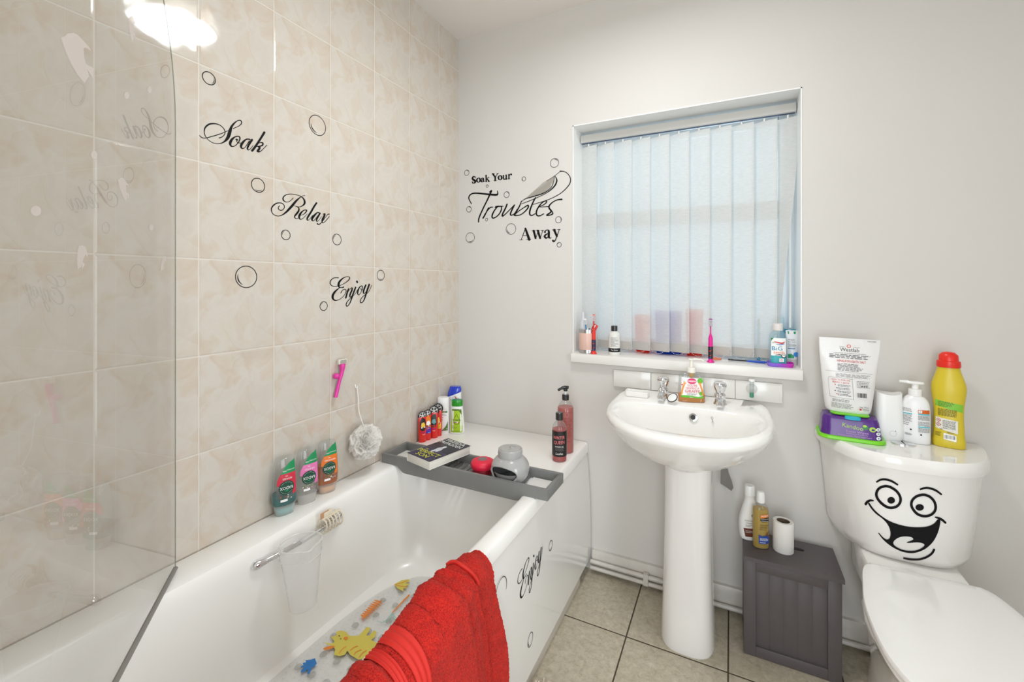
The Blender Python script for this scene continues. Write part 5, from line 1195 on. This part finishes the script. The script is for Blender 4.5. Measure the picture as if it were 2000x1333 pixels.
b = B(); b.tube([(0, 0, 0), (0, 0, .12), (0, 0, .16)], [.006, .0055, .003], 8); b.build('handle', mat('turq_brush', (30, 160, 200), .35), t); B().box(-.005, .005, -.008, .003, .14, .165, .001).build('head', mat('navy_head', (20, 60, 110), .4), t)

# ================================================================ BASIN TOP
t = thing('hand_soap_bottle', 'clear pump bottle of orange hand soap with giraffe label on the basin', 'soap dispenser', (1.089, -.100, .7935), math.radians(14))
bd = Body([(0, .044, .017, 3.2), (.002, .0465, .019, 3.2), (.03, .0465, .019, 3.2), (.085, .0435, .0175, 3.2), (.099, .041, .016, 3), (.104, .035, .0145, 2.6), (.107, .016, .012, 2.2)], 3)
bd.mesh(B()).build('body', clearp, t); bd.mesh(B(), .002, .030, .0012).build('liquid', liquid('orange_soap', (246, 172, 32), .8), t)
bc_ = B(); cyl(bc_, .0155, .1065, .126, bev=.0015); cyl(bc_, .0055, .126, .152); bc_.box(-.010, .012, -.008, .008, .152, .158, .003); bc_.tube([(.008, 0, .156), (.034, -.002, .155), (.042, -.002, .150)], [.0045, .0036, .003], 8); bc_.build('pump', mat('pump_milky', (236, 232, 222), .3), t)
b = B(); b.lathe([(.010, .106), (.009, .094), (.004, .088), (.0028, .02)], n=12); b.build('dip_tube', mat('amber_tube', (214, 164, 80), .3), t)
L = Lab(bd.fn); og = mat('giraffe_orange', (242, 158, 60), .45); lg = mat('label_leaf', (96, 190, 50), .45); pr = mat('pink_badge', (222, 60, 110), .45); rd = mat('berry_print', (206, 22, 60), .45)
L.poly([(-.040, .018), (.040, .016), (.0385, .088), (-.038, .091)], wht, .012)
L.poly([(-.040, .018), (.040, .016), (.040, .026), (.02, .022), (0, .0245), (-.02, .026), (-.040, .025)], lg, .012); L.disc(.028, .080, .011, lg, .010); L.disc(.030, .034, .007, lg)
L.disc(-.001, .078, .0155, pr, .0105); L.disc(-.001, .078, .0140, mat('badge_light', (238, 150, 170), .45), .0035); L.text('Imperial', -.001, .078, .0075, wht, w=.026)
for sg in (-1, 1):
    L.stroke([(sg * .037, .030, .007), (sg * .034, .045, .006), (sg * .029, .060, .005), (sg * .027, .068, .0055)], og); L.disc(sg * .025, .070, .0045, og, .003); L.stroke([(sg * .028, .072, .0012), (sg * .029, .077, .001)], og); L.stroke([(sg * .025, .072, .0012), (sg * .025, .0775, .001)], og)
    for k in range(5): L.disc(sg * (.036 - .0022 * k), .034 + .007 * k, .0012, mat('giraffe_brown', (190, 100, 30), .5), n=7); L.lay -= 1
L.up().text("YOU'RE", 0, .062, .0115, rd, w=.034).text('HAVING A', 0, .0525, .0110, rd, w=.044).text('GIRAFFE', 0, .041, .0145, rd, w=.050).lines(-.018, .018, .027, .034, 3, gryp, .4).text('300ml', -.004, .0205, .005, wht)
for k in range(12): L.disc(-.034 + .010 * random.random(), .076 + .010 * random.random(), .0006, blk, n=5); L.lay -= 1
L.up().disc(-.034, .064, .0028, rd); L.build(t)
t = thing('glass_tube', 'small glass tube with white cap and green liquid stuck under the sill', 'tube', (1.288, -.024, .812)); B().lathe([(.0055, 0), (.0075, .003), (.0075, .060)], n=18).build('tube', clearp, t); b = B(); b.lathe([(.006, .002), (.0066, .004), (.0066, .018)], n=16); b.build('liquid', mat('green_liquid', (20, 150, 110), .2), t)
b = B(); cyl(b, .0105, .060, .068); b.build('cap', plw, t); b = B(); b.lathe([(.019, 0), (.017, .002), (.006, .005)], n=24); b.xf(Matrix.Translation((0, .012, .03)) @ Matrix.Rotation(PI / 2, 4, 'X')); b.build('suction_cup', clear('suction_clear', (250, 250, 249), .03, .06, (235, 235, 232)), t)
t = thing('soap_dish', 'white moulded soap ledge at the left back of the basin', 'soap dish', (.895, -.105, .7930)); b = B(); b.rings([rr(-.043, .043, -.022, .022, .008, 0), rr(-.044, .044, -.023, .023, .008, .020), rr(-.041, .041, -.020, .020, .006, .020), rr(-.038, .038, -.017, .017, .006, .006)]); b.build('dish', cer, t)

# ================================================================ CISTERN TOP
CZ = .7352
t = thing('wipes_tub', 'purple toilet wipes tub with lime base on the cistern lid', 'wipes tub', (1.560, -.095, CZ), math.radians(-4))
pur = mat('purple_plastic', (78, 24, 124), .28, coat=.25); lim = mat('lime_plastic', (122, 214, 30), .35)
b = B(); b.rings([rr(-.084, .086, -.060, .056, .030, 0), rr(-.086, .088, -.062, .058, .030, .003), rr(-.085, .087, -.061, .057, .030, .010), rr(-.082, .084, -.058, .054, .028, .0115)]); b.build('base', lim, t)
b = B(); 
def top(x, y): return .072 - .010 * math.exp(-(x / .035) ** 2) * (1 if y < 0 else .2) 
b.rings([rr(-.078, .080, -.053, .049, .026, .0117), rr(-.075, .077, -.050, .046, .026, .03), rr(-.073, .073, -.046, .042, .024, .060), rr(-.069, .069, -.041, .038, .02, .070), rr(-.055, .055, -.028, .03, .016, .074)]); b.build('tub', pur, t)
b = B(); b.rings([rr(-.050, .050, -.036, .026, .018, .0745), rr(-.050, .050, -.038, .026, .018, .078), rr(-.046, .046, -.033, .022, .016, .079)]); lid_ = b.build('lid', lim, t)
b = B(); b.rings([se(.020, .008, 2, .066, 24, .005, -.044), se(.020, .008, 2, .0735, 24, .005, -.040), se(.016, .005, 2, .0755, 24, .005, -.038)]); b.build('button', mat('turquoise', (30, 170, 196), .3), lid_)
fl = Body([(.0117, .079, .0532, 6), (.03, .076, .0502, 6), (.060, .073, .0462, 6)], 1); L = Lab(fl.fn); lgp = mat('lime_print', (170, 210, 70), .4); lil = mat('lilac_print', (206, 160, 220), .5)
L.text('Kandoo', .004, .044, .018, lgp, w=.052, rot=-.12); L.disc(.036, .047, .007, grn); L.disc(.034, .051, .005, lgp, .0035); L.disc(.053, .043, .0085, lgp, .0075); L.disc(.054, .042, .004, pur, .003)
for k in range(3): L.disc(.0665 - .0003 * k, .044 - .0125 * k, .0055, wht, .0050); L.disc(.0665 - .0003 * k, .044 - .0125 * k, .0028, mat('icon_grey', (140, 170, 180), .5))
L.text('Toilet Wipes', .014, .030, .0082, lil, w=.056).text('Sensitive Formula', .014, .0235, .005, lil, w=.052).text('Toilettenpapier, Papier hygienique', .008, .0175, .0052, lil, w=.082); L.build(t)
# bag of bath salt on top of the tub
t = thing('bath_salt_pouch', 'white standing pouch of bath salt with red and black print, on the purple tub', 'pouch', (1.558, -.088, CZ + .0790), math.radians(-2), None, (math.radians(0), math.radians(1.0), math.radians(-2)))
bd = Body([(0, .054, .026, 3), (.012, .060, .029, 2.6), (.06, .066, .027, 2.4), (.10, .070, .021, 2.4), (.135, .0735, .014, 2.5), (.170, .0765, .007, 3), (.200, .079, .0025, 4), (.236, .080, .0012, 4)], 4)
pm = mat('pouch_film', (228, 226, 224), .28, bump=.5, bscale=25, bdist=.004, coat=.2)
bb_ = B(); bd.mesh(bb_, N=48); bb_.build('pouch', pm, t)
L = Lab(bd.fn); flw = mat('coral_print', (220, 96, 90), .5)
for k in range(8):
    a = k * PI / 4; L.disc(.0045 * math.cos(a) + .0, .211 + .0045 * math.sin(a), .0016, flw, n=8); L.lay -= 1
L.up().text('Westlab', .002, .199, .0165, blk, w=.050).text('MINERAL', -.018, .208, .0035, gryp, up=False).text('WELLNESS', .020, .208, .0035, gryp).text('TEAR HERE', .058, .230, .0045, blk)
L.text('SUPPORTING YOUR EVERYDAY WELLBEING', .002, .188, .0042, gryp, w=.084).lines(-.052, .056, .171, .185, 3, blk, .38, .12).text('HIMALAYAN BATH SALT', .006, .163, .0105, redp, w=.074).lines(-.030, .036, .132, .156, 6, blk, .33, .2)
L.rect(-.066, .062, .1285, .1291, gryp).lines(-.035, .055, .112, .124, 4, gryp, .35, .1)
L.stroke([(-.052, .110, .0007), (.004, .108, .0007), (.007, .104, .0007), (.010, .050, .0007), (.006, .046, .0007), (-.044, .048, .0007), (-.050, .052, .0007), (-.055, .100, .0007), (-.052, .110, .0007)], gryp)
L.text('HOW TO RUN THE', -.022, .1025, .0072, redp, w=.048).text('PERFECT BATH', -.022, .0945, .0072, redp, w=.042)
for k in range(4): L.disc(-.036 + .004 * (k % 2), .087 - k * .0095, .0016, redp if k in (0, 3) else blk, n=10).lines(-.030, .004, .082 - k * .0095, .089 - k * .0095, 2, blk, .4, .2)
L.lines(.018, .052, .083, .106, 5, gryp, .3, .2)
for k in range(3): L.disc(.031 + k * .006, .089, .0018, blk, n=8); L.lay -= 1
L.up()
for k in range(15): L.rect(.019 + k * .0016, .019 + k * .0016 + random.choice((.0005, .0009, .0011)), .054, .068, blk, 1, 1); L.lay -= 1
L.up().lines(-.042, .004, .034, .043, 3, blk, .35).lines(-.044, .010, .014, .031, 6, gryp, .35, .15).text('1kg  35oz', .036, .024, .006, blk).disc(.027, .017, .0028, redp).lines(.032, .050, .013, .020, 2, gryp, .4); L.build(t, 'print')
# white device
t = thing('air_freshener', 'blank white plastic air freshener unit between the wipes tub and lotion', 'air freshener', (1.668, -.062, CZ), math.radians(-2))
bd = Body([(0, .030, .024, 3.2), (.003, .033, .027, 3.2), (.03, .036, .029, 3.4), (.11, .034, .026, 3.4), (.146, .033, .024, 3.4)], 3); b_ = bd.mesh(B())
for v in b_.bm.verts:
    if v.co.z > .14: v.co.z += -.008 * (1 - (v.co.x / .033) ** 2) + .004
b_.build('housing', plw, t); L = Lab(bd.fn); wg = mat('seam_grey', (196, 194, 190), .4)
L.stroke([(.006 + .0085 * math.cos(a), .024 + .0085 * math.sin(a), .0007) for a in [2 * PI * i / 20 for i in range(21)]], wg).disc(.012, .033, .0012, blk, n=8); L.build(t, 'dial')
B().box(.0, .022, -.020, .006, .142, .1445, .0006).build('vent_flap', mat('flap_grey', (186, 180, 174), .5), t)
# white pump lotion
t = thing('lotion_pump_bottle', 'white pump bottle of body lotion with turquoise and orange print on the cistern', 'bottle', (1.733, -.066, CZ), math.radians(-10))
bd = Body([(0, .031, .021, 2.6), (.003, .034, .024, 2.6), (.02, .035, .025, 2.6), (.106, .0345, .0245, 2.6), (.130, .030, .021, 2.5), (.142, .021, .016, 2.2), (.145, .016, .014, 2)], 3); bd.mesh(B()).build('body', mat('satin_white', (238, 238, 238), .3), t)
bc_ = B(); cyl(bc_, .0165, .1435, .165, bev=.0015); bc_.build('collar', plw, t); bc_ = B(); cyl(bc_, .0085, .165, .181); bc_.rings([se(.022, .010, 2.4, .181, 24, -.002), se(.024, .012, 2.4, .184, 24, -.002), se(.021, .010, 2.4, .188, 24, -.002)]); bc_.tube([(-.016, 0, .185), (-.038, -.004, .1855)], [.0055, .0035], 8); bc_.build('pump', plw, t)
L = Lab(lambda u, v, o: bd.fn(u, v * 1.15, o)); tq = mat('turquoise_print', (50, 180, 196), .4); og2 = mat('burnt_orange', (206, 96, 30), .4)
L.lines(-.0335, -.009, .084, .094, 4, gryp, .4, .15).rect(-.0335, -.009, .078, .0805, tq).lines(-.0335, -.009, .058, .077, 6, gryp, .4, .2).lines(-.0335, -.014, .047, .057, 2, blk, .25)
L.rect(.004, .0335, .083, .0925, og2).rect(.005, .013, .0845, .091, wht, 2, 1).text('^', .009, .086, .01, grn).rect(.004, .0335, .0795, .082, tq).lines(.004, .0335, .065, .078, 6, gryp, .45, .05).lines(.004, .0335, .050, .062, 4, gryp, .4, .1).rect(.004, .0335, .046, .0485, tq).lines(.004, .0335, .033, .045, 5, gryp, .4, .15)
L.rect(-.034, -.031, .028, .048, mat('violet_print', (120, 110, 170), .5)).rect(-.014, -.010, .036, .040, blk).lines(-.025, -.008, .022, .028, 3, blk, .4).disc(.010, .027, .0022, blk); L.build(t)
# yellow bleach bottle
t = thing('bleach_bottle', 'tall yellow bleach bottle with red cap on the cistern', 'bottle', (1.810, -.068, CZ), math.radians(-14))
ylw = mat('yellow_plastic', (212, 190, 44), .35)
bd = Body([(0, .034, .022, 2.8), (.003, .0365, .0245, 2.8), (.018, .037, .025, 2.8), (.034, .035, .0235, 2.6), (.09, .033, .022, 2.5), (.125, .034, .0225, 2.4), (.165, .0385, .0255, 2.3), (.19, .0375, .0245, 2.2), (.222, .0285, .020, 2.1), (.240, .0245, .0185, 2), (.243, .0225, .0175, 2)]); bd.mesh(B()).build('body', ylw, t)
rc = mat('red_cap', (228, 40, 22), .3)
bc_ = B(); bc_.lathe([(.0265, .240), (.0275, .243), (.0265, .258), (.0225, .260), (.0215, .276), (.014, .284), (.005, .286), (.001, .286)], n=26, sy=.85)
bc_.build('cap', rc, t)
L = Lab(bd.fn); gb = mat('green_band', (128, 196, 60), .4); dk = mat('dark_olive', (92, 92, 20), .5)
L.poly([(-.0325, .124), (.033, .108), (.033, .132), (-.0325, .142)], gb, .01).lines(-.024, .014, .122, .138, 4, dk, .4).lines(-.024, .016, .094, .116, 8, dk, .5, .05)
L.poly([(-.031, .090), (.018, .083), (.018, .045), (-.031, .056)], mat('hazard_white', (226, 224, 214), .5), .01).lines(-.014, .014, .056, .082, 8, gryp, .5, .05)
for z in (.080, .067): L.poly([(-.023, z + .006), (-.017, z), (-.023, z - .006), (-.029, z)], redp); L.poly([(-.023, z + .004), (-.019, z), (-.023, z - .004), (-.027, z)], wht); L.disc(-.023, z, .0016, blk)
L.poly([(-.012, .044), (.014, .040), (.014, .022), (-.012, .026)], wht, .01)
for k in range(13): L.rect(-.010 + k * .0017, -.010 + k * .0017 + random.choice((.0006, .001)), .028, .039, blk, 1, 1); L.lay -= 1
L.up().text('750ml', .002, .0465, .006, blk).lines(-.030, -.016, .032, .046, 4, blk, .4); L.build(t)
# ================================================================ ON THE STORAGE BOX
BZ = .3272
t = thing('body_oil_bottle', 'clear bottle of golden body oil with white cap on the grey box', 'bottle', (1.311, -.122, BZ), math.radians(18))
bd = Body([(0, .022, .0165, 2.3), (.003, .0245, .0185, 2.3), (.02, .025, .019, 2.3), (.125, .0245, .0185, 2.3), (.142, .019, .016, 2.1), (.150, .012, .012, 2), (.154, .0115, .0115, 2)], 3); bd.mesh(B()).build('body', clearp, t)
bd.mesh(B(), .003, .132, .0011).build('oil', liquid('golden_oil', (226, 192, 56), .72), t)
B().lathe([(.0125, .153), (.013, .156), (.0125, .178), (.0105, .189), (.004, .191), (.001, .191)], n=22).build('cap', plw, t)
L = Lab(bd.fn); L.poly([(-.008, .116), (.020, .120), (.020, .110), (-.008, .105)], org); L.text("PALMER'S", .006, .1135, .0065, wht, w=.022, rot=.15); L.poly([(-.008, .104), (.020, .109), (.019, .096), (.014, .094), (-.003, .093), (-.007, .097)], blk); L.text('COCOA BUTTER', .006, .1025, .0045, wht, w=.024, rot=.1).text('FORMULA', .006, .0965, .0045, wht)
L.text('MOISTURIZES', .007, .082, .0058, blk, w=.030).text('SOFTENS', .002, .0745, .0058, blk).text('BODY OIL', .0, .068, .0042, blk)
L.poly([(-.012, .020), (.0205, .020), (.0215, .048), (.012, .050), (-.002, .046), (-.013, .050)], mat('blue_label', (34, 70, 150), .45), .01).lines(-.009, .017, .030, .040, 3, wht, .4).lines(-.009, .012, .022, .027, 1, wht, .3); L.stroke([(.020, .064, .002), (.012, .054, .004), (.018, .046, .006)], mat('brown_print', (120, 60, 30), .5)); L.build(t)
t = thing('body_lotion_bottle', 'curved white body lotion bottle with brown label behind the golden oil', 'bottle', (1.279, -.080, BZ), math.radians(18))
bd = Body([(0, .026, .018, 2.5), (.004, .030, .021, 2.5), (.03, .0345, .0225, 2.4), (.07, .034, .022, 2.4), (.11, .024, .018, 2.2), (.140, .0155, .0145, 2), (.154, .0155, .0155, 2)]); bd.mesh(B()).build('body', plw, t)
B().lathe([(.0165, .152), (.0175, .154), (.0165, .158), (.0165, .184), (.0145, .187), (.001, .187)], n=24).build('cap', plw, t)
L = Lab(bd.fn); L.disc(.012, .088, .013, blk, .008); L.disc(.012, .092, .010, mat('dark_red', (160, 30, 30), .5), .004); L.text('COCOA', -.010, .070, .0065, blk).text('HYDRATES', -.006, .062, .0055, blk).lines(-.020, .0, .050, .057, 2, gryp, .4); L.poly([(-.026, .043), (.02, .046), (.018, .016), (-.020, .014)], mat('cocoa_brown', (104, 52, 36), .5), .01).lines(-.020, .008, .028, .038, 2, wht, .3, .2); L.build(t)
t = thing('toilet_roll', 'nearly full white toilet roll standing on the grey box', 'toilet roll', (1.378, -.112, BZ))
pap = mat('tissue', (232, 229, 224), .85, bump=.5, bscale=220, bdist=.0008)
B().lathe([(.0295, 0), (.031, .002), (.031, .098), (.0295, .100), (.020, .100), (.0195, .09), (.0195, .004)], n=40, cap0=False, cap1=False, sx=1.0, sy=.95).build('tissue', pap, t); B().lathe([(.0194, .001), (.0194, .0985), (.0185, .0985), (.0185, .001)], n=30, cap0=False, cap1=False, sy=.95).build('core', mat('cardboard', (104, 88, 70), .8), t)
# ceiling light
t = thing('ceiling_light', 'round white ceiling light seen as a reflection in the upper tiles', 'light', (.93, -.76, 2.447))
B().lathe([(.105, 0), (.11, -.006), (.105, -.022)], n=40).build('base', plw, t)
B().lathe([(.10, -.0225), (.098, -.032), (.08, -.045), (.05, -.052), (.001, -.054)], n=40, cap0=False).build('diffuser', mat('lamp_diffuser', (255, 246, 232), .4, emit=4), t)
